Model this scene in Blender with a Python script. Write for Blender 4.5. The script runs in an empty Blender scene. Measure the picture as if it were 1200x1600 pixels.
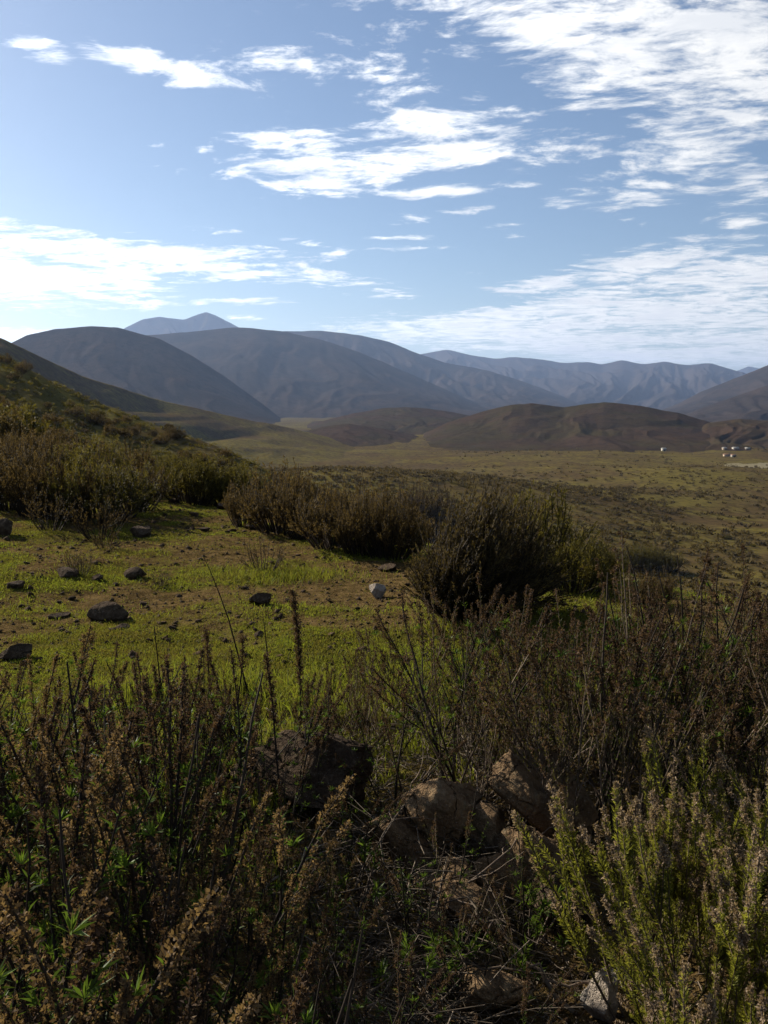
import bpy, math, random
import numpy as np
from mathutils import Vector, Matrix

R = math.radians
SC = bpy.context.scene
COL = SC.collection
rng = np.random.default_rng(7)
random.seed(7)

# ------------------------------------------------------------------ camera
PITCH = -7.3
FPX = 1331.0                      # focal length in pixels of the 1200 x 1600 photograph
CAMZ = 1.55
cam_d = bpy.data.cameras.new('camera')
cam = bpy.data.objects.new('camera', cam_d)
COL.objects.link(cam)
cam.location = (0, 0, CAMZ)
cam.rotation_euler = (R(90 + PITCH), 0, 0)
cam_d.sensor_fit = 'VERTICAL'
cam_d.angle = 2 * math.atan(800 / FPX)
cam_d.clip_start = 0.05
cam_d.clip_end = 60000
SC.camera = cam

# ------------------------------------------------------------------ sun and exposure
SUN_AZ = -50.0                    # degrees from the view direction, negative is to the left
SUN_EL = 27.0
sd = Vector((math.sin(R(SUN_AZ)) * math.cos(R(SUN_EL)), math.cos(R(SUN_AZ)) * math.cos(R(SUN_EL)), math.sin(R(SUN_EL))))
sun_d = bpy.data.lights.new('sun', 'SUN')
sun_d.energy = 5.0
sun_d.angle = R(0.53)
sun_d.color = (1.0, 0.93, 0.80)
sun = bpy.data.objects.new('sun', sun_d)
COL.objects.link(sun)
sun.rotation_euler = sd.to_track_quat('Z', 'Y').to_euler()
sun.location = (-60, 30, 60)
SC.view_settings.view_transform = 'Standard'
SC.view_settings.look = 'None'
SC.view_settings.exposure = 0.92
SC.view_settings.gamma = 1.0
SC.view_settings.use_curve_mapping = False
SC.cycles.use_denoising = True
SC.cycles.max_bounces = 6
SC.cycles.diffuse_bounces = 3
SC.cycles.glossy_bounces = 2
SC.cycles.transmission_bounces = 4
SC.cycles.transparent_max_bounces = 8
SC.cycles.volume_bounces = 0
SC.cycles.use_adaptive_sampling = True
SC.cycles.adaptive_threshold = 0.02

# ------------------------------------------------------------------ world: sky with a layer of broken cloud
W = bpy.data.worlds.new('World')
SC.world = W
W.use_nodes = True
W.cycles.sampling_method = 'MANUAL'
W.cycles.sample_map_resolution = 512
NT = W.node_tree
NT.nodes.clear()


class NG:
    """small helper that strings shader nodes together"""
    def __init__(self, nt):
        self.nt = nt

    def node(self, t, **k):
        n = self.nt.nodes.new(t)
        for a, v in k.items():
            setattr(n, a, v)
        return n

    def put(self, sock, v):
        if isinstance(v, bpy.types.NodeSocket):
            self.nt.links.new(v, sock)
        else:
            sock.default_value = v

    def m(self, op, a, b=None, c=None, clamp=False):
        n = self.node('ShaderNodeMath', operation=op)
        n.use_clamp = clamp
        self.put(n.inputs[0], a)
        if b is not None:
            self.put(n.inputs[1], b)
        if c is not None:
            self.put(n.inputs[2], c)
        return n.outputs[0]

    def noise(self, vec, scale, detail=4, rough=0.55, dist=0.0, lac=2.0):
        n = self.node('ShaderNodeTexNoise')
        self.put(n.inputs['Vector'], vec)
        self.put(n.inputs['Scale'], scale)
        n.inputs['Detail'].default_value = detail
        n.inputs['Roughness'].default_value = rough
        n.inputs['Lacunarity'].default_value = lac
        n.inputs['Distortion'].default_value = dist
        return n.outputs['Fac']

    def ramp(self, x, lo, hi, a=0.0, b=1.0, smooth=True):
        n = self.node('ShaderNodeMapRange')
        n.interpolation_type = 'SMOOTHSTEP' if smooth else 'LINEAR'
        self.put(n.inputs['Value'], x)
        self.put(n.inputs['From Min'], lo)
        self.put(n.inputs['From Max'], hi)
        self.put(n.inputs['To Min'], a)
        self.put(n.inputs['To Max'], b)
        return n.outputs[0]

    def mix(self, f, a, b, mode='MIX'):
        n = self.node('ShaderNodeMix', data_type='RGBA', blend_type=mode)
        n.clamp_factor = True
        self.put(n.inputs[0], f)
        for s, v in ((n.inputs[6], a), (n.inputs[7], b)):
            if isinstance(v, tuple) and len(v) == 3:
                v = v + (1.0,)
            self.put(s, v)
        return n.outputs[2]

    def xyz(self, x, y, z):
        n = self.node('ShaderNodeCombineXYZ')
        for i, v in enumerate((x, y, z)):
            self.put(n.inputs[i], v)
        return n.outputs[0]

    def sep(self, v):
        n = self.node('ShaderNodeSeparateXYZ')
        self.put(n.inputs[0], v)
        return n.outputs


def ray(px, py):
    """direction (azimuth tangent, elevation tangent) of a point of the photograph"""
    x, yv, z = (px - 600) / FPX, (800 - py) / FPX, -1.0
    p = R(PITCH)
    fy = math.cos(p) - yv * math.sin(p)
    fz = math.sin(p) + yv * math.cos(p)
    return np.array([x, fy, fz])


g = NG(NT)
sky = g.node('ShaderNodeTexSky', sky_type='NISHITA')
sky.sun_disc = False
sky.sun_elevation = R(SUN_EL)
sky.sun_rotation = R(SUN_AZ)
sky.altitude = 600
sky.air_density = 1.0
sky.dust_density = 0.8
sky.ozone_density = 2.2
tc = g.node('ShaderNodeTexCoord')
dx, dy, dz = g.sep(tc.outputs['Generated'])
az = g.m('ARCTAN2', dx, dy)
el = g.m('ARCTAN2', dz, g.m('SQRT', g.m('ADD', g.m('MULTIPLY', dx, dx), g.m('MULTIPLY', dy, dy))))
zc = g.m('ADD', g.m('MAXIMUM', dz, 0.0), 0.045)      # a curved cloud layer, so the horizon stays finite
lx, ly = g.m('DIVIDE', dx, zc), g.m('DIVIDE', dy, zc)
P0 = g.xyz(g.m('ADD', g.m('MULTIPLY', lx, 0.8), g.m('MULTIPLY', ly, 0.12)), ly, 0.0)
# the cover beside, above and behind the view: the same broken layer, drawn with less detail
out_d = g.ramp(g.noise(P0, 0.8, 4, 0.62, 0.3), 0.50, 0.74, 0.0, 0.85)
out_d = g.m('MULTIPLY', out_d, g.ramp(dz, 0.0, 0.05))
wv = g.node('ShaderNodeTexNoise')
g.put(wv.inputs['Vector'], g.xyz(lx, ly, 3.0))
wv.inputs['Scale'].default_value = 1.3
wv.inputs['Detail'].default_value = 2
wx, wy, wz = g.sep(wv.outputs['Color'])
lx2 = g.m('ADD', lx, g.m('MULTIPLY', g.m('SUBTRACT', wx, 0.5), 0.55))
ly2 = g.m('ADD', ly, g.m('MULTIPLY', g.m('SUBTRACT', wy, 0.5), 0.55))
P = g.xyz(g.m('ADD', g.m('MULTIPLY', lx2, 0.8), g.m('MULTIPLY', ly2, 0.12)), ly2, 0.0)
n_big = g.noise(P, 1.5, 6, 0.62)
n_fine = g.noise(P, 7.5, 5, 0.68)
n_rip = g.noise(g.xyz(g.m('ADD', g.m('MULTIPLY', az, 9.0), g.m('MULTIPLY', wx, 0.8)), g.m('ADD', g.m('MULTIPLY', el, 60.0), g.m('MULTIPLY', wy, 1.2)), 5.0), 1.0, 5, 0.62)

# cloud banks: px, py, half width, half height, tilt (deg, + rises to the right), weight
BANKS = [
    (960, 45, 290, 55, -12, 1.0), (1130, 110, 150, 50, -12, .9), (780, 15, 130, 30, -6, .7), (930, 150, 90, 18, -8, .75), (1000, 95, 150, 40, -8, .8),
    (250, 105, 120, 16, -10, .75), (60, 72, 40, 12, 0, .72), (380, 95, 90, 16, 2, .70), (160, 75, 60, 10, -25, .6),
    (600, 120, 110, 28, -14, .72), (480, 105, 60, 16, -20, .6), (740, 150, 90, 12, -4, .55),
    (690, 195, 120, 20, 2, .98), (470, 217, 85, 15, 2, .98), (640, 250, 225, 20, 3, 1.0), (540, 280, 110, 18, 6, .95), (700, 298, 100, 7, 2, .85),
    (470, 300, 30, 9, 0, .8), (840, 255, 60, 14, 0, .6),
    (1080, 235, 150, 55, 14, .70), (1010, 290, 110, 16, 5, .76), (1150, 190, 110, 40, 8, .68),
    (70, 418, 150, 36, 0, 1.35), (220, 402, 150, 11, 3, 1.1), (30, 385, 90, 10, 4, 1.1), (150, 465, 55, 8, -4, .95), (320, 420, 100, 9, 5, .92), (390, 430, 80, 8, 4, .85),
    (500, 432, 70, 16, -14, .70), (560, 440, 40, 6, 0, .7), (610, 455, 60, 5, 0, .62), (630, 371, 62, 4, 1, .75), (530, 392, 34, 8, 20, .66), (650, 388, 70, 4, 0, .55), (480, 380, 40, 5, -6, .6),
    (230, 475, 40, 7, 0, .8), (310, 472, 14, 5, 0, .75), (380, 470, 60, 5, 0, .66), (380, 496, 30, 4, 0, .7), (20, 522, 70, 8, 0, 1.0),
    (620, 463, 40, 4, 0, .66), (740, 424, 40, 6, 4, .68), (790, 352, 40, 4, 0, .6), (805, 370, 26, 4, 0, .66), (640, 342, 40, 7, 0, .58), (420, 440, 40, 4, 2, .7), (400, 386, 40, 4, 0, .6), (330, 360, 30, 5, 0, .55), (730, 330, 40, 4, 4, .58),
    (1010, 415, 110, 20, 8, .86), (850, 445, 60, 14, 4, .82), (1172, 345, 40, 9, 4, .8), (1158, 372, 34, 4, 2, .7),
    (1060, 470, 190, 26, 5, 1.5), (900, 492, 200, 16, 3, 1.4), (1120, 440, 120, 22, 6, 1.35), (1030, 510, 330, 22, 0, 1.6), (850, 536, 130, 12, 0, 1.3), (1120, 552, 200, 14, 0, 1.2), (1250, 500, 120, 40, 0, 1.3),
    (240, 228, 24, 4, 0, .6), (330, 228, 18, 8, 20, .6), (975, 316, 20, 5, 0, .6), (885, 323, 14, 4, 0, .6), (560, 70, 150, 30, 0, .35),
    (-220, 440, 180, 40, 0, .9), (1450, 260, 200, 60, 0, .8),
]
acc = None
AE = g.xyz(az, el, 0.0)
for (px, py, hw, hh, tilt, wt) in BANKS:
    d = ray(px, py)
    a0, e0 = math.atan2(d[0], d[1]), math.atan2(d[2], math.hypot(d[0], d[1]))
    mp = g.node('ShaderNodeMapping', vector_type='TEXTURE')
    g.put(mp.inputs['Vector'], AE)
    mp.inputs['Location'].default_value = (a0, e0, 0)
    mp.inputs['Rotation'].default_value = (0, 0, R(tilt))
    mp.inputs['Scale'].default_value = (hw / FPX * 2.0, hh / FPX * 2.1, 1)
    gr = g.node('ShaderNodeTexGradient', gradient_type='SPHERICAL')
    g.put(gr.inputs[0], mp.outputs[0])
    ga = g.m('MULTIPLY', gr.outputs['Fac'], wt * 1.35)
    acc = ga if acc is None else g.m('MAXIMUM', acc, ga)
acc = g.m('MINIMUM', acc, 1.0)
nz = g.m('ADD', g.m('MULTIPLY', g.m('SUBTRACT', n_big, 0.5), 1.5), g.m('MULTIPLY', g.m('SUBTRACT', n_fine, 0.5), 2.3))
nz = g.m('ADD', nz, g.m('MULTIPLY', g.m('SUBTRACT', n_rip, 0.5), 1.5))
dens = g.ramp(g.m('ADD', acc, nz), 0.46, 1.22)
dens = g.m('MULTIPLY', dens, g.ramp(acc, 0.05, 0.35))
dens = g.m('MULTIPLY', dens, g.ramp(dz, 0.0, 0.02))
edge = g.m('MAXIMUM', g.ramp(g.m('ABSOLUTE', az), 0.52, 0.70), g.ramp(el, 0.50, 0.66))
dens = g.m('ADD', g.m('MULTIPLY', dens, g.m('SUBTRACT', 1.0, edge)), g.m('MULTIPLY', out_d, edge))
inside = g.m('MULTIPLY', g.m('MULTIPLY', g.m('LESS_THAN', g.m('ABSOLUTE', az), 0.70), g.m('LESS_THAN', el, 0.66)), g.m('GREATER_THAN', dz, -0.01))
# cloud light: brighter towards the sun, greyer where it is thick and far from it
sunang = g.m('ADD', g.m('ADD', g.m('MULTIPLY', dx, sd.x), g.m('MULTIPLY', dy, sd.y)), g.m('MULTIPLY', dz, sd.z))
cl_s = g.ramp(sunang, 0.35, 1.0, 0.0, 1.0)
cl = g.mix(cl_s, (10.2, 10.1, 9.8), (18.0, 17.9, 17.6))
cl_in = g.mix(g.m('MULTIPLY', g.ramp(g.m('ADD', n_big, g.m('MULTIPLY', g.m('SUBTRACT', n_rip, 0.5), 0.8)), 0.46, 0.72), 0.55), cl, (6.4, 6.8, 7.5))
SKY_STRENGTH = 0.056


def background(fac, cloud):
    b = g.node('ShaderNodeBackground')
    g.put(b.inputs[0], g.mix(fac, sky.outputs[0], cloud))
    b.inputs[1].default_value = SKY_STRENGTH
    return b.outputs[0]


ms = g.node('ShaderNodeMixShader')
g.put(ms.inputs[0], inside)
NT.links.new(background(out_d, cl), ms.inputs[1])
NT.links.new(background(dens, cl_in), ms.inputs[2])
wo = g.node('ShaderNodeOutputWorld')
NT.links.new(ms.outputs[0], wo.inputs[0])

# ------------------------------------------------------------------ numeric helpers
def _hash(ix, iy, seed):
    h = (ix.astype(np.int64) * 374761393 + iy.astype(np.int64) * 668265263 + seed * 974634777) & 0x7fffffff
    h = ((h ^ (h >> 13)) * 1274126177) & 0x7fffffff
    h = h ^ (h >> 16)
    return (h & 0xffff) / 65535.0


def vnoise(x, y, seed=0):
    x, y = np.asarray(x, float), np.asarray(y, float)
    ix, iy = np.floor(x), np.floor(y)
    fx, fy = x - ix, y - iy
    fx, fy = fx * fx * fx * (fx * (fx * 6 - 15) + 10), fy * fy * fy * (fy * (fy * 6 - 15) + 10)
    a, b = _hash(ix, iy, seed), _hash(ix + 1, iy, seed)
    c, d = _hash(ix, iy + 1, seed), _hash(ix + 1, iy + 1, seed)
    return (a + (b - a) * fx) * (1 - fy) + (c + (d - c) * fx) * fy


def fbm(x, y, octv=4, seed=0, gain=0.5):
    s, a, n = 0, 1.0, 0
    for o in range(octv):
        s = s + a * (vnoise(np.asarray(x) * 2.03 ** o + 17.3 * o, np.asarray(y) * 2.03 ** o - 9.1 * o, seed + o) - 0.5)
        n += a
        a *= gain
    return s / n * 2                                   # about -1 .. 1


def sstep(x, a, b):
    t = np.clip((np.asarray(x, float) - a) / (b - a), 0, 1)
    return t * t * (3 - 2 * t)


def softplus(x, k):
    return k * np.logaddexp(0, np.asarray(x, float) / k)


def height(x, y):
    """the lie of the land: a bench on a hillside, falling to the right into a wide valley"""
    x, y = np.asarray(x, float), np.asarray(y, float)
    e = softplus(0.758 * x + 0.653 * y - 7.3, 0.6)
    r = np.hypot(x, y)
    far = sstep(e, 15, 120)
    z = -38.0 * (1 - np.exp(-e / 72.0))
    z = z + 0.11 * softplus(-x - 4.5, 1.0) * (1 - sstep(r, 120, 400))
    z = z + far * (4.5 * fbm(x / 130, y / 130, 3, 11) + 1.3 * fbm(x / 40, y / 40, 3, 12))
    z = z + sstep(r, 350, 1400) * 7 * fbm(x / 500, y / 500, 3, 13)
    z = z + 15 * np.exp(-((x - 5) / 75) ** 2 - ((y - 290) / 95) ** 2) + 5 * np.exp(-((x - 150) / 80) ** 2 - ((y - 420) / 80) ** 2)
    nearf = 1 - sstep(r, 20, 60)
    z = z + nearf * (0.12 * fbm(x / 3.0, y / 3.0, 3, 21) + 0.035 * fbm(x / 0.6, y / 0.6, 3, 22)) * sstep(r, 0.3, 2.0)
    # hollow below the rock ledge in the right foreground
    z = z - 0.12 * np.exp(-((x - 0.35) / 0.5) ** 2 - ((y - 1.9) / 0.75) ** 2)
    return z


def ground_at(px, py, zoff=0.0):
    """first point of the terrain under a point of the photograph"""
    d = ray(px, py)
    t = np.concatenate([np.linspace(0.8, 30, 6000), np.geomspace(30, 9000, 8000)])
    X, Y, Z = d[0] * t, d[1] * t, CAMZ + d[2] * t
    hit = np.nonzero(Z <= height(X, Y) + zoff)[0]
    i = hit[0] if len(hit) else len(t) - 1
    return float(X[i]), float(Y[i]), float(height(X[i], Y[i]))


def mesh_obj(name, V, F, mat, parent=None, attrs=None, smooth=True, mesh_only=False):
    """V (n,3); F a list of (m,k) index arrays; attrs {name: per-vertex floats}"""
    V = np.asarray(V, np.float32)
    me = bpy.data.meshes.new(name)
    me.vertices.add(len(V))
    me.vertices.foreach_set('co', V.ravel())
    F = [np.asarray(f, np.int32) for f in F if len(f)]
    tot = np.concatenate([np.full(len(f), f.shape[1], np.int32) for f in F])
    idx = np.concatenate([f.ravel() for f in F])
    me.loops.add(len(idx))
    me.loops.foreach_set('vertex_index', idx)
    me.polygons.add(len(tot))
    st = np.concatenate([[0], np.cumsum(tot)[:-1]]).astype(np.int32)
    me.polygons.foreach_set('loop_start', st)
    me.polygons.foreach_set('loop_total', tot)
    if smooth:
        me.polygons.foreach_set('use_smooth', np.ones(len(tot), bool))
    for k, a in (attrs or {}).items():
        at = me.attributes.new(k, 'FLOAT', 'POINT')
        at.data.foreach_set('value', np.asarray(a, np.float32))
    me.update(calc_edges=True)
    if mat is not None:
        for mm in (mat if isinstance(mat, (list, tuple)) else [mat]):
            me.materials.append(mm)
    if mesh_only:
        return me
    return link(name, me, parent)


def link(name, data, parent=None):
    o = bpy.data.objects.new(name, data)
    COL.objects.link(o)
    if parent is not None:
        o.parent = parent
    return o


def tag(o, label=None, cat=None, group=None, kind=None):
    if label:
        o['label'] = label
    if cat:
        o['category'] = cat
    if group:
        o['group'] = group
    if kind:
        o['kind'] = kind
    return o


def grid_faces(nr, nc, wrap=False):
    i, j = np.meshgrid(np.arange(nr - 1), np.arange(nc if wrap else nc - 1), indexing='ij')
    j2 = (j + 1) % nc
    return np.stack([i * nc + j, i * nc + j2, (i + 1) * nc + j2, (i + 1) * nc + j], -1).reshape(-1, 4)


# ------------------------------------------------------------------ materials
def new_mat(name):
    m = bpy.data.materials.new(name)
    m.use_nodes = True
    m.node_tree.nodes.clear()
    return m, NG(m.node_tree)


def finish(m, gg, bsdf):
    o = gg.node('ShaderNodeOutputMaterial')
    gg.nt.links.new(bsdf, o.inputs[0])
    return m


def principled(gg, col, rough=0.9, normal=None, spec=0.2):
    b = gg.node('ShaderNodeBsdfPrincipled')
    if isinstance(col, tuple):
        col = col + (1.0,)
    gg.put(b.inputs['Base Color'], col)
    gg.put(b.inputs['Roughness'], rough)
    b.inputs['Specular IOR Level'].default_value = spec
    if normal is not None:
        gg.put(b.inputs['Normal'], normal)
    return b.outputs[0]


def bump(gg, h, strength=0.5, dist=0.02):
    b = gg.node('ShaderNodeBump')
    b.inputs['Strength'].default_value = strength
    b.inputs['Distance'].default_value = dist
    gg.put(b.inputs['Height'], h)
    return b.outputs[0]


def mat_ground(which):
    m, q = new_mat('ground_near' if which == 0 else 'ground_valley')
    t = q.node('ShaderNodeNewGeometry').outputs['Position']
    if which == 0:
        # bare earth with moss-green patches; the grass blades themselves are geometry
        n2 = q.noise(t, 9.0, 5, 0.65)
        n3 = q.noise(t, 55.0, 4, 0.6)
        soil = q.mix(q.ramp(n2, 0.3, 0.7), (0.048, 0.031, 0.012), (0.145, 0.094, 0.038))
        soil = q.mix(q.m('MULTIPLY', q.ramp(n3, 0.5, 0.75), 0.5), soil, (0.21, 0.155, 0.085))
        moss = q.mix(n2, (0.052, 0.048, 0.010), (0.120, 0.112, 0.018))
        at = q.node('ShaderNodeAttribute')
        at.attribute_name = 'green'
        gm = q.ramp(q.m('ADD', at.outputs['Fac'], q.m('MULTIPLY', q.m('SUBTRACT', n2, 0.5), 0.9)), 0.25, 0.80)
        col = q.mix(gm, soil, moss)
        b = bump(q, q.m('ADD', q.m('MULTIPLY', n2, 0.6), q.m('MULTIPLY', n3, 0.6)), 1.0, 0.05)
    else:
        # olive grass, brown scrub and dark thicket in patches
        v1 = q.noise(t, 0.012, 5, 0.6, 0.3)
        v2 = q.noise(t, 0.05, 5, 0.65)
        v3 = q.noise(t, 0.35, 5, 0.7)
        col = q.mix(q.ramp(q.m('ADD', v1, q.m('MULTIPLY', v2, 0.7)), 0.74, 0.92), (0.112, 0.088, 0.024), (0.075, 0.050, 0.023))
        col = q.mix(q.m('MULTIPLY', q.ramp(v2, 0.50, 0.70), 0.75), col, (0.125, 0.103, 0.025))
        col = q.mix(q.m('MULTIPLY', q.ramp(v3, 0.44, 0.64), 0.8), col, (0.034, 0.026, 0.013))
        b = bump(q, q.m('ADD', v3, v2), 0.8, 0.5)
    return finish(m, q, principled(q, col, 1.0, b, 0.0))


def mat_hill(name, a, b, c, s=1.0):
    m, q = new_mat(name)
    t = q.node('ShaderNodeNewGeometry').outputs['Position']
    v1 = q.noise(t, 0.004 * s, 6, 0.6, 0.4)
    v2 = q.noise(t, 0.03 * s, 6, 0.7)
    v3 = q.noise(t, 0.16 * s, 4, 0.7)
    col = q.mix(q.ramp(v1, 0.38, 0.62), a, b)
    col = q.mix(q.m('MULTIPLY', q.ramp(v2, 0.46, 0.66), 0.7), col, c)
    col = q.mix(q.m('MULTIPLY', q.ramp(v3, 0.5, 0.7), 0.55), col, tuple(k * 0.5 for k in c))
    bb = bump(q, q.m('ADD', v2, q.m('MULTIPLY', v3, 0.4)), 0.8, 4.0 / s)
    return finish(m, q, principled(q, col, 1.0, bb, 0.0))
# ------------------------------------------------------------------ the land
def green_mask(x, y):
    """where short grass covers the bench"""
    n = fbm(x / 1.5, y / 1.5, 4, 41) * 0.75 + fbm(x / 0.45, y / 0.45, 3, 42) * 0.55
    base = 0.50 + n
    bare = 0.75 * np.exp(-((x + 0.9) / 1.5) ** 2 - ((y - 7.2) / 1.1) ** 2)      # trodden bare patch
    bare2 = 0.6 * np.exp(-((x + 2.6) / 1.4) ** 2 - ((y - 8.6) / 0.8) ** 2)
    bare3 = 0.9 * np.exp(-((x - 0.35) / 0.6) ** 2 - ((y - 2.6) / 0.8) ** 2)
    base = base * sstep(y + 0.25 * fbm(x / .4, y / .4, 2, 44), 2.2, 2.9)
    return np.clip(base - 0.06 - 0.48 * (bare + bare2) - bare3 + 0.25 * np.exp(-((y - 5.0) / 0.9) ** 2), 0, 1)


M_GROUND = [mat_ground(0), mat_ground(1)]
azs = np.concatenate([np.linspace(-180, -50, 40, endpoint=False), np.linspace(-50, 50, 520, endpoint=False), np.linspace(50, 180, 40, endpoint=False)])
rs = np.concatenate([np.linspace(0.25, 12, 330), np.geomspace(12.05, 400, 260), np.geomspace(404, 30000, 120)])
AA, RR = np.meshgrid(R(1) * azs, rs)
GX, GY = RR * np.sin(AA), RR * np.cos(AA)
GZ = height(GX, GY)
V = np.stack([GX, GY, GZ], -1).reshape(-1, 3)
V = np.concatenate([V, [[0, 0, float(height(0, 0))]]])
nc = len(azs)
cap = np.stack([np.full(nc, len(V) - 1), np.roll(np.arange(nc), -1), np.arange(nc)], -1)
gm_ = np.concatenate([green_mask(GX, GY).ravel(), [0.5]])
ground = mesh_obj('ground', V, [grid_faces(len(rs), nc, True)[:, ::-1], cap], M_GROUND, attrs={'green': gm_})
far_ = np.repeat(rs[:-1] > 30, nc).astype(np.int32)
ground.data.polygons.foreach_set('material_index', np.concatenate([far_, np.zeros(nc, np.int32)]))
tag(ground, 'grassy hillside bench falling away into a wide scrubby valley', None, None, 'structure')


def ridge(name, pts, D, wf, wb, mat, base=-60, spur=0.25, su=300.0, seed=1, nu=260, nv=90, rough=0.0007, lean=0.0, pw=1.0):
    """a ridge whose crest follows bearings/elevations; D distance (number or list), wf/wb run of the near and far slope"""
    az_, te_, D_ = [], [], []
    Dl = D if isinstance(D, (list, tuple)) else [D] * len(pts)
    for (px, py), dd in zip(pts, Dl):
        d = ray(px, py)
        az_.append(math.atan2(d[0], d[1])); te_.append(d[2] / math.hypot(d[0], d[1])); D_.append(dd)
    az_ = np.array(az_)
    a = np.linspace(az_[0], az_[-1], nu)
    te, Dd = np.interp(a, az_, te_), np.interp(a, az_, D_)
    k = max(3, nu // 40) | 1
    ker = np.hanning(k + 2)[1:-1]; ker /= ker.sum()
    te = np.convolve(np.pad(te, k // 2, mode='edge'), ker, 'valid')
    Dd = np.convolve(np.pad(Dd, k // 2, mode='edge'), ker, 'valid')
    te = te + rough * fbm(a * 60, a * 0 + seed, 4, seed)
    zr = CAMZ + Dd * te
    tf = np.linspace(-1, 1, 2 * nv + 1)                    # -1 far foot, 0 crest, 1 near foot
    T, Aa = np.meshgrid(tf, a, indexing='ij')
    ZR, DD = np.meshgrid(tf, zr, indexing='ij')[1], np.meshgrid(tf, Dd, indexing='ij')[1]
    at = np.abs(T)
    dist = DD - np.where(T > 0, T * wf, T * wb)
    GXx, GYy = dist * np.sin(Aa), dist * np.cos(Aa)
    base = height(GXx, GYy) - 1.5
    Hh = np.maximum(ZR - base, 0)
    prof = 1 - np.where(at < 1, at ** pw * (1.45 - 0.45 * at), 1)
    U = Aa * DD
    warp = fbm(U / (su * 2.2), at * 1.4 + seed * 3.1, 3, seed + 5) * 1.2
    fine = fbm(U / (su * .16), at * 5.0, 3, seed + 23)
    rn = 1 - np.abs(fbm(U / su + warp + at * lean, at * 1.1 + T * 0.4, 4, seed + 9)) * 2.2      # ridged spurs and gullies
    rn2 = 1 - np.abs(fbm(U / (su * 0.33) + warp * 2, at * 2.6, 3, seed + 17)) * 2.0
    env = np.sin(np.pi * np.clip(at, 0, 1) ** 0.75) ** 0.8
    Z = base + Hh * prof + Hh * spur * env * (rn - 0.65) + Hh * spur * 0.33 * env * (rn2 - 0.6) + Hh * 0.015 * fine * np.minimum(1, at * 6)
    X, Y = dist * np.sin(Aa), dist * np.cos(Aa)
    o = mesh_obj(name, np.stack([X, Y, Z], -1).reshape(-1, 3), [grid_faces(2 * nv + 1, nu)], mat)
    tag(o, None, None, None, 'structure')
    return o


HM_far = mat_hill('far_mountain_scrub', (0.036, 0.030, 0.029), (0.046, 0.036, 0.032), (0.027, 0.024, 0.022), 0.5)
HM_mid = mat_hill('mountain_scrub', (0.027, 0.022, 0.020), (0.044, 0.032, 0.026), (0.019, 0.017, 0.014), 1.0)
HM_near = mat_hill('hill_scrub', (0.047, 0.030, 0.020), (0.042, 0.033, 0.017), (0.024, 0.017, 0.012), 3.0)
HM_slope = mat_hill('hillside_grass', (0.088, 0.078, 0.025), (0.082, 0.058, 0.027), (0.042, 0.033, 0.015), 14.0)

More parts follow.
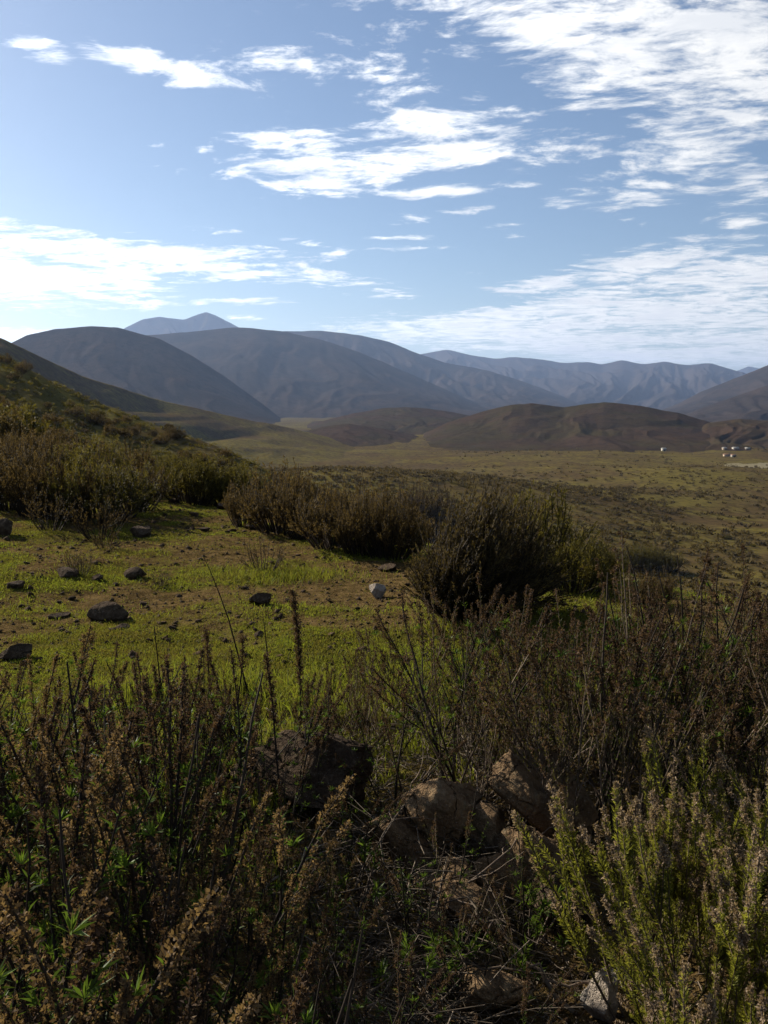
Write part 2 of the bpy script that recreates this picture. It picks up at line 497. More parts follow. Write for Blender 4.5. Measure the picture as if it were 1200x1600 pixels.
LAND = [
    ('mountain', [(1100, 600), (1148, 581), (1170, 572), (1188, 576), (1260, 590), (1400, 560)], 14000, 3000, 3000, HM_far, dict(seed=2, spur=.2, su=900)),
    ('mountain', [(620, 575), (655, 553), (700, 546), (740, 556), (775, 561), (800, 558), (850, 562), (880, 567), (918, 565), (940, 569), (972, 563), (1005, 569), (1035, 565), (1075, 571), (1110, 567), (1150, 579), (1220, 600), (1400, 590)], 9000, 4200, 3000, HM_far, dict(seed=3, spur=.20, su=520, nu=420)),
    ('mountain', [(120, 580), (195, 512), (222, 499), (248, 495), (288, 500), (305, 493), (322, 487), (338, 493), (372, 511), (420, 540), (500, 590)], 8200, 2500, 2500, HM_far, dict(seed=4, spur=.25, su=600)),
    ('mountain', [(380, 540), (440, 518), (500, 517), (560, 523), (610, 535), (655, 553), (700, 568), (760, 578), (800, 590), (860, 612), (930, 640)], 5600, 2200, 2500, HM_mid, dict(seed=5, spur=.18, su=420)),
    ('mountain', [(-300, 540), (-100, 530), (100, 545), (230, 524), (290, 519), (370, 511), (440, 517), (500, 530), (560, 550), (620, 575), (690, 606), (770, 640), (810, 660)], 3900, 1700, 2000, HM_mid, dict(seed=6, spur=.08, su=380, nu=340)),
    ('mountain', [(-400, 560), (-100, 570), (0, 545), (40, 524), (90, 514), (140, 510), (185, 512), (245, 528), (300, 555), (350, 588), (405, 627), (450, 662), (480, 690)], 2300, 900, 1500, HM_mid, dict(seed=7, spur=.055, su=260, nu=340)),
    ('mountain', [(1000, 655), (1060, 630), (1100, 610), (1140, 595), (1200, 570), (1300, 540), (1600, 500)], 4200, 1500, 2000, HM_mid, dict(seed=8, spur=.2, su=420)),
    ('hill', [(1050, 660), (1090, 640), (1140, 622), (1200, 602), (1300, 575), (1600, 540)], 2600, 900, 1500, HM_mid, dict(seed=9, spur=.3, su=260)),
    ('hill', [(480, 665), (550, 646), (600, 638), (640, 636), (690, 641), (730, 648), (800, 668)], 1500, 480, 500, HM_near, dict(seed=10, spur=.22, su=130, base=-45)),
    ('hill', [(640, 690), (700, 660), (760, 641), (800, 633), (830, 630), (880, 636), (910, 632), (945, 628), (1000, 634), (1060, 645), (1110, 660), (1150, 690)], 1050, 330, 400, HM_near, dict(seed=32, spur=.15, su=110, base=-45, nu=360)),
    ('hill', [(1060, 690), (1105, 661), (1150, 655), (1200, 657), (1260, 650), (1500, 640)], 1000, 250, 400, HM_near, dict(seed=15, spur=.3, su=80, base=-45)),
    ('hill', [(-600, 440), (-200, 490), (0, 527), (60, 556), (130, 588), (250, 625), (350, 648), (450, 668), (560, 695), (640, 715)], [560, 560, 560, 600, 640, 720, 780, 820, 860, 880], 380, 300, M_GROUND[1], dict(seed=13, spur=.16, su=130, base=-48, nu=320)),
    ('hill', [(400, 700), (450, 680), (500, 668), (545, 662), (600, 670), (660, 684), (720, 700)], 1000, 260, 300, HM_near, dict(seed=44, spur=.25, su=90)),
    ('hillside', [(-900, 300), (-300, 470), (-80, 530), (0, 553), (60, 585), (150, 626), (240, 664), (330, 694), (420, 735), (490, 800), (570, 920)], [120, 120, 118, 115, 112, 108, 100, 92, 85, 80, 75], 88, 60, HM_slope, dict(seed=14, spur=.10, su=40, base=-14, nu=380, rough=0.002)),
]
HILLS = {}
for i, (nm, pts, D, wf, wb, mat, kw) in enumerate(LAND):
    o = ridge(nm, pts, D, wf, wb, mat, **kw)
    HILLS[i] = o
LLAB = ['tiny farthest blue peak at the right edge of the skyline', 'long hazy blue mountain range with folded spurs at the right', 'distant pointed peak rising behind the left mountains',
        'hazy mountain shoulder sloping down to the right behind the centre', 'broad dark mountain in the middle of the left skyline', 'dark rounded mountain at the left with a steep right flank',
        'hazy mountain flank rising at the right edge', 'lower brown mountain flank rising at the right edge', 'low shaded hills in the middle distance left of the brown hill',
        'brown double-humped hill with gullies in the valley', 'low brown hill behind the farmhouses', 'long brown slope running down from the left edge', 'low brown foothill below the dark left mountain', 'near scrub-covered hillside sloping down from the left edge']
for i, l in enumerate(LLAB):
    HILLS[i]['label'] = l

# ------------------------------------------------------------------ the air
def haze_box():
    x0, x1, y0, y1, z0, z1 = -20000, 20000, -1500, 20000, -110, 940
    v = [(x, y, z) for z in (z0, z1) for y in (y0, y1) for x in (x0, x1)]
    f = [(0, 2, 3, 1), (4, 5, 7, 6), (0, 1, 5, 4), (2, 6, 7, 3), (0, 4, 6, 2), (1, 3, 7, 5)]
    m, q = new_mat('thin_haze')
    vol = q.node('ShaderNodeVolumePrincipled')
    vol.inputs['Color'].default_value = (0.46, 0.63, 1.0, 1)
    vol.inputs['Density'].default_value = HAZE
    vol.inputs['Anisotropy'].default_value = 0.35
    o = q.node('ShaderNodeOutputMaterial')
    q.nt.links.new(vol.outputs[0], o.inputs['Volume'])
    h = mesh_obj('haze', v, [np.array(f)], m, smooth=False)
    h.display_type = 'WIRE'
    return tag(h, 'thin bluish haze filling the valley air', None, None, 'stuff')


HAZE = 5.2e-5
haze_box()
# ------------------------------------------------------------------ plant building kit
class Geo:
    """collects tubes and leaf faces into one mesh"""
    def __init__(self):
        self.V, self.F3, self.F4, self.A, self.n = [], [], [], [], 0

    def put(self, V, F4=None, F3=None, var=None):
        V = np.asarray(V, float)
        if F4 is not None:
            self.F4.append(np.asarray(F4) + self.n)
        if F3 is not None:
            self.F3.append(np.asarray(F3) + self.n)
        self.V.append(V)
        self.A.append(np.full(len(V), 0.5) if var is None else np.asarray(var, float))
        self.n += len(V)

    def tube(self, P, rad, sides=4, var=0.5):
        P = np.asarray(P, float)
        n = len(P)
        T = np.gradient(P, axis=0)
        T /= np.linalg.norm(T, axis=1, keepdims=True) + 1e-9
        up = np.array([0.31, 0.95, 0.05])
        B = np.cross(T, up); B /= np.linalg.norm(B, axis=1, keepdims=True) + 1e-9
        N = np.cross(B, T)
        th = np.arange(sides) / sides * 2 * np.pi
        rad = np.broadcast_to(np.asarray(rad, float), (n,))
        V = P[:, None] + rad[:, None, None] * (np.cos(th)[None, :, None] * B[:, None] + np.sin(th)[None, :, None] * N[:, None])
        self.put(V.reshape(-1, 3), grid_faces(n, sides, True), var=np.full(n * sides, var))

    def leaves(self, P, D, L, Wd, var=None, fold=0.25, droop=0.0, r=rng):
        """diamond leaves: P base points, D directions (n,3), L length, Wd width"""
        P, D = np.asarray(P, float), np.asarray(D, float)
        n = len(P)
        if n == 0:
            return
        D = D / (np.linalg.norm(D, axis=1, keepdims=True) + 1e-9)
        L = np.broadcast_to(np.asarray(L, float), (n,))[:, None]
        Wd = np.broadcast_to(np.asarray(Wd, float), (n,))[:, None]
        S = np.cross(D, r.normal(size=(n, 3))); S /= np.linalg.norm(S, axis=1, keepdims=True) + 1e-9
        N = np.cross(S, D)
        mid = P + D * L * 0.45 - N * Wd * fold
        tip = P + D * L - np.array([0, 0, 1.0]) * L * droop
        V = np.stack([P, mid + S * Wd * 0.5, tip, mid - S * Wd * 0.5], 1).reshape(-1, 3)
        k = np.arange(n)[:, None] * 4
        var = r.random(n) if var is None else np.broadcast_to(np.asarray(var, float), (n,))
        self.put(V, k + np.array([0, 1, 2, 3]), var=np.repeat(var, 4))

    def mesh(self, name, mat, smooth=False):
        if not self.V:
            return None
        F = []
        if self.F4:
            F.append(np.concatenate(self.F4))
        if self.F3:
            F.append(np.concatenate(self.F3))
        return mesh_obj(name, np.concatenate(self.V), F, mat, attrs={'var': np.concatenate(self.A)}, smooth=smooth, mesh_only=True)


def mat_leaf(name, a, b, trans=0.35, rough=0.7, spread=0.35, spec=0.12):
    m, q = new_mat(name)
    at = q.node('ShaderNodeAttribute'); at.attribute_name = 'var'
    oi = q.node('ShaderNodeObjectInfo')
    f = q.m('ADD', at.outputs['Fac'], q.m('MULTIPLY', q.m('SUBTRACT', oi.outputs['Random'], 0.5), spread))
    col = q.mix(f, a, b)
    p = principled(q, col, rough, None, spec)
    if trans > 0:
        tr = q.node('ShaderNodeBsdfTranslucent')
        q.put(tr.inputs[0], q.mix(1.0, col, (1.25, 1.2, 0.75), 'MULTIPLY'))
        mx = q.node('ShaderNodeMixShader')
        mx.inputs[0].default_value = trans
        q.nt.links.new(p, mx.inputs[1]); q.nt.links.new(tr.outputs[0], mx.inputs[2])
        p = mx.outputs[0]
    return finish(m, q, p)


ORD = ['leftmost', 'second from the left', 'third from the left', 'fourth from the left', 'fifth from the left', 'sixth from the left', 'seventh from the left', 'eighth from the left', 'ninth from the left', 'tenth from the left']


def number_off(things, phrase):
    """labels by their order from left to right in the view, counted from the nearer end"""
    things = sorted(things, key=lambda o: o.location.x / o.location.y)
    n = len(things)
    for i, o in enumerate(things):
        w = ORD[i] if i < (n + 1) // 2 else ORD[n - 1 - i].replace('left', 'right')
        o['label'] = w + ' ' + phrase


M_STEM = mat_leaf('dark_woody_stem', (0.011, 0.008, 0.006), (0.042, 0.030, 0.021), 0, 0.8)
M_TWIG = mat_leaf('grey_brown_twig', (0.045, 0.031, 0.022), (0.15, 0.11, 0.08), 0, 0.75)
M_PALE = mat_leaf('weathered_bare_wood', (0.05, 0.036, 0.024), (0.20, 0.155, 0.11), 0, 0.7)
M_SEED = mat_leaf('dried_brown_seed_head', (0.036, 0.023, 0.013), (0.215, 0.14, 0.072), 0.40, 0.75)
M_SEED_D = mat_leaf('dark_dried_seed_head', (0.020, 0.012, 0.008), (0.115, 0.070, 0.042), 0.34, 0.8)
M_TAN = mat_leaf('tan_flower_tip', (0.12, 0.085, 0.055), (0.32, 0.235, 0.16), 0.35, 0.75)
M_GREEN = mat_leaf('fresh_green_leaf', (0.018, 0.030, 0.007), (0.09, 0.14, 0.020), 0.4, 0.5)
M_OLIVE = mat_leaf('dull_olive_leaf', (0.024, 0.026, 0.008), (0.105, 0.095, 0.022), 0.4, 0.6)
M_HEATH = mat_leaf('yellow_green_heath_leaf', (0.070, 0.076, 0.014), (0.25, 0.25, 0.042), 0.45, 0.6)
M_BROWNF = mat_leaf('brown_scrub_foliage', (0.022, 0.016, 0.008), (0.135, 0.092, 0.038), 0.40, 0.75)
M_OLIVEF = mat_leaf('olive_scrub_foliage', (0.032, 0.029, 0.008), (0.130, 0.108, 0.022), 0.38, 0.7)
M_DARKF = mat_leaf('dark_bush_foliage', (0.018, 0.013, 0.008), (0.125, 0.092, 0.036), 0.34, 0.8, spec=0.1)
M_GRASS = mat_leaf('short_grass_blade', (0.11, 0.085, 0.025), (0.175, 0.208, 0.025), 0.42, 0.7, spec=0.08)


def path(p0, d0, L, n=7, wob=0.12, lift=0.25, r=rng):
    """a wandering shoot from p0 in direction d0 that bends upward by lift"""
    P = [np.array(p0, float)]
    d = np.array(d0, float); d /= np.linalg.norm(d)
    for i in range(n - 1):
        d = d + r.normal(size=3) * wob + np.array([0, 0, lift / (n - 1)])
        d /= np.linalg.norm(d)
        P.append(P[-1] + d * L / (n - 1))
    return np.array(P)


def along(P, t):
    """points and tangents at fractions t of a polyline"""
    t = np.clip(np.asarray(t), 0, 0.9999) * (len(P) - 1)
    i = t.astype(int); f = (t - i)[:, None]
    return P[i] * (1 - f) + P[i + 1] * f, P[i + 1] - P[i]


def around(T, ang, r=rng):
    """directions leaning away from tangents T by ang radians at random azimuths"""
    T = T / (np.linalg.norm(T, axis=1, keepdims=True) + 1e-9)
    S = np.cross(T, r.normal(size=T.shape)); S /= np.linalg.norm(S, axis=1, keepdims=True) + 1e-9
    ang = np.broadcast_to(np.asarray(ang, float), (len(T),))[:, None]
    return T * np.cos(ang) + S * np.sin(ang)


def plume(G, P, t0, width, n_side, n_br, size, r, taper=True):
    """a dried flower spike on the upper part of a shoot: short side sprays carrying papery bracts"""
    ts = t0 + (1 - t0) * r.random(n_side) ** 0.85
    Q, T = along(P, ts)
    D = around(T, r.uniform(0.5, 1.15, n_side), r)
    env = np.sin(np.pi * np.clip((ts - t0) / (1 - t0) * 0.86 + 0.12, 0, 1)) if taper else np.ones(n_side)
    Ls = width * (0.35 + 0.65 * env) * r.uniform(0.6, 1.1, n_side)
    f = r.random((n_side, n_br))
    pts = Q[:, None] + D[:, None] * (Ls[:, None] * f)[..., None] + r.normal(size=(n_side, n_br, 3)) * width * 0.10
    pts = pts.reshape(-1, 3)
    dd = np.repeat(D, n_br, 0) + r.normal(size=(len(pts), 3)) * 0.8
    v = np.clip(np.repeat(r.random(n_side), n_br) * 0.6 + r.random(len(pts)) * 0.5, 0, 1)
    G.leaves(pts, dd, size * r.uniform(0.6, 1.3, len(pts)), size * 0.55, v, r=r)


# --- kinds of shoot; each gives (stem mesh, {part name: mesh}) and is copied many times
def shoot_dry(seed, h, heads=0.92, green=1.0, seedmat=None):
    r = np.random.default_rng(seed)
    S, HH, Lf = Geo(), [], Geo()
    main = path((0, 0, 0), (r.normal() * .12, r.normal() * .12, 1), h, 9, 0.07, 0.15, r)
    S.tube(main, np.linspace(0.0066, 0.0020, 9), 5, r.random())
    br = [main]
    for k in range(r.integers(1, 4)):
        t = r.uniform(0.18, 0.6)
        Q, T = along(main, [t])
        d = around(T, [r.uniform(0.3, 0.6)], r)[0]
        b = path(Q[0], d, h * (1 - t) * r.uniform(0.65, 1.0), 7, 0.09, 0.5, r)
        S.tube(b, np.linspace(0.0030, 0.0012, 7), 4, r.random())
        br.append(b)
    for b in br:
        Lb = np.linalg.norm(np.diff(b, axis=0), axis=1).sum()
        w = r.uniform(0.016, 0.028)
        if r.random() < heads:
            H = Geo()
            HH.append(H)
            plume(H, b, 1 - min(0.6, r.uniform(0.15, 0.34) / Lb), w, int(r.integers(50, 90)), 8, 0.0078, r)
        n = int(Lb * 85 * green)
        ts = r.uniform(0.12, 0.85, n)
        Q, T = along(b, ts)
        Lf.leaves(Q, around(T, r.uniform(0.5, 1.2, n), r), r.uniform(0.018, 0.036, n), 0.0032, r.random(n) ** 1.5, droop=0.25, r=r)
        for _ in range(int(r.integers(0, 3))):                                # whorled fresh tufts at short side shoots
            tt = r.uniform(0.3, 0.8)
            Q, T = along(b, [tt])
            q2 = Q[0] + around(T, [0.9], r)[0] * r.uniform(0.02, 0.06)
            m = 16
            Lf.leaves(np.repeat(q2[None], m, 0), around(np.tile([[0, 0, 1.0]], (m, 1)), r.uniform(0.2, 1.2, m), r), r.uniform(0.02, 0.042, m), 0.0042, r.uniform(.6, 1, m), droop=0.15, r=r)
    return {'stalk': S.mesh('stalk', M_STEM, True), 'heads': [H.mesh('seed_head', seedmat or M_SEED) for H in HH], 'leaf_tuft': Lf.mesh('leaf_tuft', M_GREEN)}


def shoot_twiggy(seed, h):
    r = np.random.default_rng(seed)
    S, H, Lf = Geo(), Geo(), Geo()
    main = path((0, 0, 0), (r.normal() * .16, r.normal() * .16, 1), h, 9, 0.06, 0.15, r)
    S.tube(main, np.linspace(0.0036, 0.0012, 9), 4, r.random())
    br = [main]
    for k in range(r.integers(4, 8)):
        t = r.uniform(0.15, 0.75)
        Q, T = along(main, [t])
        b = path(Q[0], around(T, [r.uniform(0.25, 0.55)], r)[0], h * (1 - t) * r.uniform(0.5, 1.0), 6, 0.08, 0.5, r)
        S.tube(b, np.linspace(0.0021, 0.0009, 6), 3, r.random())
        br.append(b)
    for b in br:
        Lb = np.linalg.norm(np.diff(b, axis=0), axis=1).sum()
        plume(H, b, 1 - min(0.5, r.uniform(0.06, 0.16) / Lb), r.uniform(.011, .020), int(r.integers(12, 22)), 6, 0.0085, r)
        n = int(Lb * 110)
        ts = r.uniform(0.25, 0.95, n)
        Q, T = along(b, ts)
        Lf.leaves(Q, around(T, r.uniform(0.3, 0.9, n), r), r.uniform(0.010, 0.024, n), 0.0028, None, r=r)
    return {'stalk': S.mesh('stalk', M_TWIG, True), 'flower_tips': H.mesh('flower_tips', M_SEED_D), 'leaf_tuft': Lf.mesh('leaf_tuft', M_OLIVE)}


def shoot_heath(seed, h, tan=0.7):
    r = np.random.default_rng(seed)
    S, H, Lf = Geo(), Geo(), Geo()
    main = path((0, 0, 0), (r.normal() * .10, r.normal() * .10, 1), h, 9, 0.05, 0.2, r)
    S.tube(main, np.linspace(0.0036, 0.0012, 9), 4, r.random())
    br = [main]
    for k in range(r.integers(4, 8)):
        t = r.uniform(0.2, 0.72)
        Q, T = along(main, [t])
        b = path(Q[0], around(T, [r.uniform(0.2, 0.45)], r)[0], h * (1 - t) * r.uniform(0.4, 0.95), 6, 0.06, 0.4, r)
        S.tube(b, np.linspace(0.002, 0.0009, 6), 3, r.random())
        br.append(b)
    for b in br:
        Lb = np.linalg.norm(np.diff(b, axis=0), axis=1).sum()
        tf = 1 - min(0.55, r.uniform(0.05, 0.13) * tan / Lb)
        plume(H, b, tf, 0.0105, int(r.integers(26, 40)), 5, 0.0062, r)
        n = int(Lb * 900)
        ts = 0.12 + (tf + 0.04 - 0.12) * r.random(n) ** 0.8
        Q, T = along(b, ts)
        D = around(T, r.uniform(0.45, 1.0, n), r)
        Lf.leaves(Q + D * r.uniform(0, 0.006, n)[:, None], D, r.uniform(0.008, 0.015, n), 0.0026, r.random(n) * 0.6 + 0.4 * ts, r=r)
    return {'stalk': S.mesh('stalk', M_TWIG, True), 'flower_tips': H.mesh('flower_tips', M_TAN), 'leaf_tuft': Lf.mesh('leaf_tuft', M_HEATH)}


def shoot_bare(seed, h):
    r = np.random.default_rng(seed)
    S = Geo()
    main = path((0, 0, 0), (r.normal() * .3, r.normal() * .3, 1), h, 10, 0.10, 0.1, r)
    S.tube(main, np.linspace(0.0042, 0.0012, 10), 5, r.random())
    for k in range(r.integers(3, 7)):
        t = r.uniform(0.2, 0.85)
        Q, T = along(main, [t])
        b = path(Q[0], around(T, [r.uniform(0.4, 0.9)], r)[0], h * (1 - t) * r.uniform(0.5, 0.9), 6, 0.12, 0.1, r)
        S.tube(b, np.linspace(0.0024, 0.0009, 6), 4, r.random())
    return {'stalk': S.mesh('stalk', M_PALE, True)}


DRY = [shoot_dry(100 + i, rng.uniform(0.62, 0.86)) for i in range(9)]
DRYD = [shoot_dry(140 + i, rng.uniform(0.62, 0.9), seedmat=M_SEED_D, green=0.9, heads=0.62) for i in range(7)]
TWG = [shoot_twiggy(200 + i, rng.uniform(0.58, 0.8)) for i in range(9)]
HEA = [shoot_heath(300 + i, rng.uniform(0.45, 0.6)) for i in range(8)]
BARE = [shoot_bare(400 + i, rng.uniform(0.45, 0.75)) for i in range(5)]


def plant(name, x, y, lib, n, spread, scale, label, cat, group, lean=0.16, tilt=(0, 0), jit=0.14, sink=0.02):
    """one plant: an empty at its foot, its stalks as parts, heads and leaves as sub-parts of each stalk"""
    z = float(height(x, y))
    root = link(name, None)
    root.location = (x, y, z - sink)
    root.empty_display_size = 0.05
    tag(root, label, cat, group)
    for k in range(n):
        s = lib[rng.integers(len(lib))]
        a, rr = rng.uniform(0, 2 * np.pi), spread * math.sqrt(rng.random())
        st = link('stalk', s['stalk'], root)
        st.location = (rr * math.cos(a), rr * math.sin(a), 0)
        out = lean * rr / max(spread, 1e-4)
        st.rotation_mode = 'XYZ'
        # lean outward from the plant's middle, plus the plant's own tilt
        tx, ty = out * math.cos(a) + tilt[0] + rng.normal() * 0.09, out * math.sin(a) + tilt[1] + rng.normal() * 0.09
        st.rotation_euler = (-ty, tx, rng.uniform(-3.1, 3.1))
        sc = scale * rng.uniform(1 - jit * 2, 1 + jit)
        st.scale = (sc, sc, sc)
        for hm in s.get('heads', ()):
            link('seed_head', hm, st)
        for pn in ('flower_tips', 'leaf_tuft'):
            if s.get(pn):
                link(pn, s[pn], st)['kind'] = 'stuff'
    return root


# --- whole bushes for the middle distance
def bush_mesh(seed, h, w, n_tw, per, mat, leafL, leafW, up=0.7, lean=(0, 0), stemmat=None, fine=6, bare_low=0.25, foot=0.2):
    r = np.random.default_rng(seed)
    S, Lf = Geo(), Geo()
    for k in range(n_tw):
        a = r.uniform(0, 2 * np.pi)
        sp = math.sqrt(r.random())
        d0 = np.array([math.cos(a) * sp * (1.15 - up), math.sin(a) * sp * (1.15 - up), up * 0.8 + 0.15])
        p0 = np.array([math.cos(a) * sp * w * foot, math.sin(a) * sp * w * foot, 0])
        tgt = np.array([math.cos(a) * sp * w * 0.5 + lean[0] * h, math.sin(a) * sp * w * 0.5 + lean[1] * h, h * math.sqrt(max(0.08, 1 - 0.72 * sp ** 2.5)) * (r.uniform(0.42, 1.0) + 0.22 * math.sin(a * 2 + seed) * sp + 0.12 * math.sin(a * 5 + seed * 2))])
        n = fine
        t = np.linspace(0, 1, n)[:, None]
        ctrl = p0 + d0 / np.linalg.norm(d0) * h * 0.45
        P = (1 - t) ** 2 * p0 + 2 * t * (1 - t) * ctrl + t ** 2 * tgt + r.normal(size=(n, 3)) * 0.012 * h * t
        S.tube(P, np.linspace(0.010, 0.003, n) * h, 3, r.random())
        br = [P]
        for _ in range(4):
            tt = r.uniform(0.3, 0.9)
            Q, T = along(P, [tt])
            b = path(Q[0], around(T, [r.uniform(.2, .6)], r)[0], h * r.uniform(0.15, 0.35), 4, 0.08, 0.35, r)
            S.tube(b, np.linspace(0.004, 0.002, 4) * h, 3, r.random())
            br.append(b)
        tone = r.random()
        for j, b in enumerate(br):
            m = per if j == 0 else per // 2
            ts = bare_low + (1 - bare_low) * r.random(m) ** 0.8 if j == 0 else r.random(m)
            Q, T = along(b, ts)
            Lf.leaves(Q, around(T, r.uniform(0.15, 1.1, m), r), leafL * r.uniform(.6, 1.3, m), leafW, np.clip(tone * 0.55 + r.random(m) * 0.35 + ts * 0.15, 0, 1), r=r)
    return {'stems': S.mesh('stems', stemmat or M_STEM, True), 'foliage': Lf.mesh('foliage', mat), 'h': h, 'w': w}


def bush(name, x, y, bm, s, label, cat, group=None, rz=None, sz=1.0, z=None, sink=0.02):
    root = link(name, None)
    root.location = (x, y, (float(height(x, y)) if z is None else z) - sink)
    root.rotation_euler = (0, 0, rng.uniform(0, 6.28) if rz is None else rz)
    root.scale = (s, s, s * sz)
    root.empty_display_size = 0.1
    tag(root, label, cat, group)
    link('stems', bm['stems'], root)['kind'] = 'stuff'
    link('foliage', bm['foliage'], root)['kind'] = 'stuff'
    return root
# ------------------------------------------------------------------ rocks
import bmesh


def mat_rock(name, a, b, c, lichen=0.35, s=1.0):
    m, q = new_mat(name)
    t = q.node('ShaderNodeTexCoord').outputs['Object']
    oi = q.node('ShaderNodeObjectInfo')
    n1 = q.noise(t, 5 * s, 6, 0.65, 0.6)
    n2 = q.noise(t, 26 * s, 5, 0.7)
    n3 = q.noise(t, 90 * s, 3, 0.7)
    col = q.mix(q.ramp(n1, 0.36, 0.64), a, b)
    col = q.mix(q.m('MULTIPLY', q.ramp(n2, 0.48, 0.66), 0.7), col, c)
    col = q.mix(q.m('MULTIPLY', q.ramp(q.noise(t, 12 * s, 5, 0.75, 1.0), 0.57, 0.66), lichen), col, (0.20, 0.17, 0.11))
    col = q.mix(q.m('MULTIPLY', q.ramp(n3, 0.5, 0.75), 0.4), col, tuple(k * 0.45 for k in a))
    col = q.mix(q.m('MULTIPLY', oi.outputs['Random'], 0.25), col, tuple(k * 0.5 for k in b))
    vo = q.node('ShaderNodeTexVoronoi', feature='DISTANCE_TO_EDGE')
    q.put(vo.inputs['Vector'], q.node('ShaderNodeTexCoord').outputs['Object'])
    vv = q.node('ShaderNodeVectorMath', operation='ADD')
    nzv = q.node('ShaderNodeTexNoise'); q.put(nzv.inputs['Vector'], t); nzv.inputs['Scale'].default_value = 9 * s; nzv.inputs['Detail'].default_value = 4
    sc_ = q.node('ShaderNodeVectorMath', operation='SCALE'); q.put(sc_.inputs[0], nzv.outputs['Color']); sc_.inputs['Scale'].default_value = 0.16 / s
    q.put(vv.inputs[0], t); q.put(vv.inputs[1], sc_.outputs[0]); q.put(vo.inputs['Vector'], vv.outputs[0])
    vo.inputs['Scale'].default_value = 5 * s
    crack = q.ramp(vo.outputs['Distance'], 0.0, 0.022)
    crack = q.m('MAXIMUM', crack, q.ramp(n1, 0.44, 0.52))
    col = q.mix(crack, tuple(k * 0.6 for k in b), col)
    hb = q.m('ADD', q.m('MULTIPLY', crack, 0.45), q.m('ADD', q.m('MULTIPLY', n2, 0.7), q.m('MULTIPLY', n3, 0.35)))
    return finish(m, q, principled(q, col, 0.95, bump(q, hb, 1.0, 0.05 / s), 0.03))


M_ROCK = mat_rock('ochre_weathered_rock', (0.24, 0.155, 0.085), (0.105, 0.068, 0.040), (0.33, 0.235, 0.135), 0.6)
M_ROCKD = mat_rock('dark_brown_rock', (0.095, 0.066, 0.044), (0.055, 0.037, 0.025), (0.155, 0.112, 0.075))
M_ROCKW = mat_rock('pale_quartz_rock', (0.42, 0.35, 0.28), (0.30, 0.24, 0.19), (0.52, 0.46, 0.39), 0.1)


def rock_mesh(seed, dims, sub=4, cuts=12, rough=0.10, strata=0.0, mat=None, cut_lo=0.36):
    r = np.random.default_rng(seed)
    bm = bmesh.new()
    bmesh.ops.create_icosphere(bm, subdivisions=sub, radius=1.0)
    V = np.array([v.co[:] for v in bm.verts])
    F = np.array([[v.index for v in f.verts] for f in bm.faces])
    bm.free()
    for _ in range(cuts):                                  # split faces of the stone
        n = r.normal(size=3); n /= np.linalg.norm(n)
        d = r.uniform(cut_lo, 0.86)
        k = V @ n
        ov = np.maximum(k - d, 0)
        V = V - n * (ov * 0.98)[:, None]
    q = V * 2.0
    nn = fbm(q[:, 0] + q[:, 2] * 0.7 + seed, q[:, 1] - q[:, 2] * 0.6, 5, seed % 97, 0.58)
    n2 = fbm(q[:, 2] * 2.1 + q[:, 1], q[:, 0] * 2.1 - q[:, 2], 4, seed % 89 + 5, 0.6)
    dirs = V / (np.linalg.norm(V, axis=1, keepdims=True) + 1e-9)
    n4 = fbm(q[:, 0] * 4 + q[:, 2] * 3, q[:, 1] * 4 - q[:, 2] * 3.3, 3, seed % 83 + 9, 0.6)
    V = V + dirs * (rough * nn + rough * 0.6 * n2 + rough * 0.45 * n4 - rough * 0.5 * np.maximum(n2, 0) ** 0.5)[:, None]
    if strata:                                             # upturned bedding: parallel ribs
        w = V @ np.array([0.75, 0.35, 0.55]) * 9 + 1.6 * nn
        V = V + dirs * (strata * (np.abs(np.sin(w)) ** 0.6 - 0.6))[:, None]
    V = V * np.array(dims) / 2
    return mesh_obj('rock', V, [F], mat, smooth=True, mesh_only=True)


def rock(name, x, y, me, label, group=None, rot=(0, 0, 0), s=1.0, dz=0.0, cat='rock'):
    o = link(name, me)
    o.location = (x, y, float(height(x, y)) + dz)
    o.rotation_euler = rot
    o.scale = (s, s, s)
    tag(o, label, cat, group)
    return o
# ------------------------------------------------------------------ boulders and stones
def at_px(px, py):
    x, y, z = ground_at(px, py)
    return x, y


def px_size(px, py):
    """metres per photograph pixel at the ground point under a pixel"""
    x, y, z = ground_at(px, py)
    return math.sqrt(x * x + y * y + (CAMZ - z) ** 2) / FPX


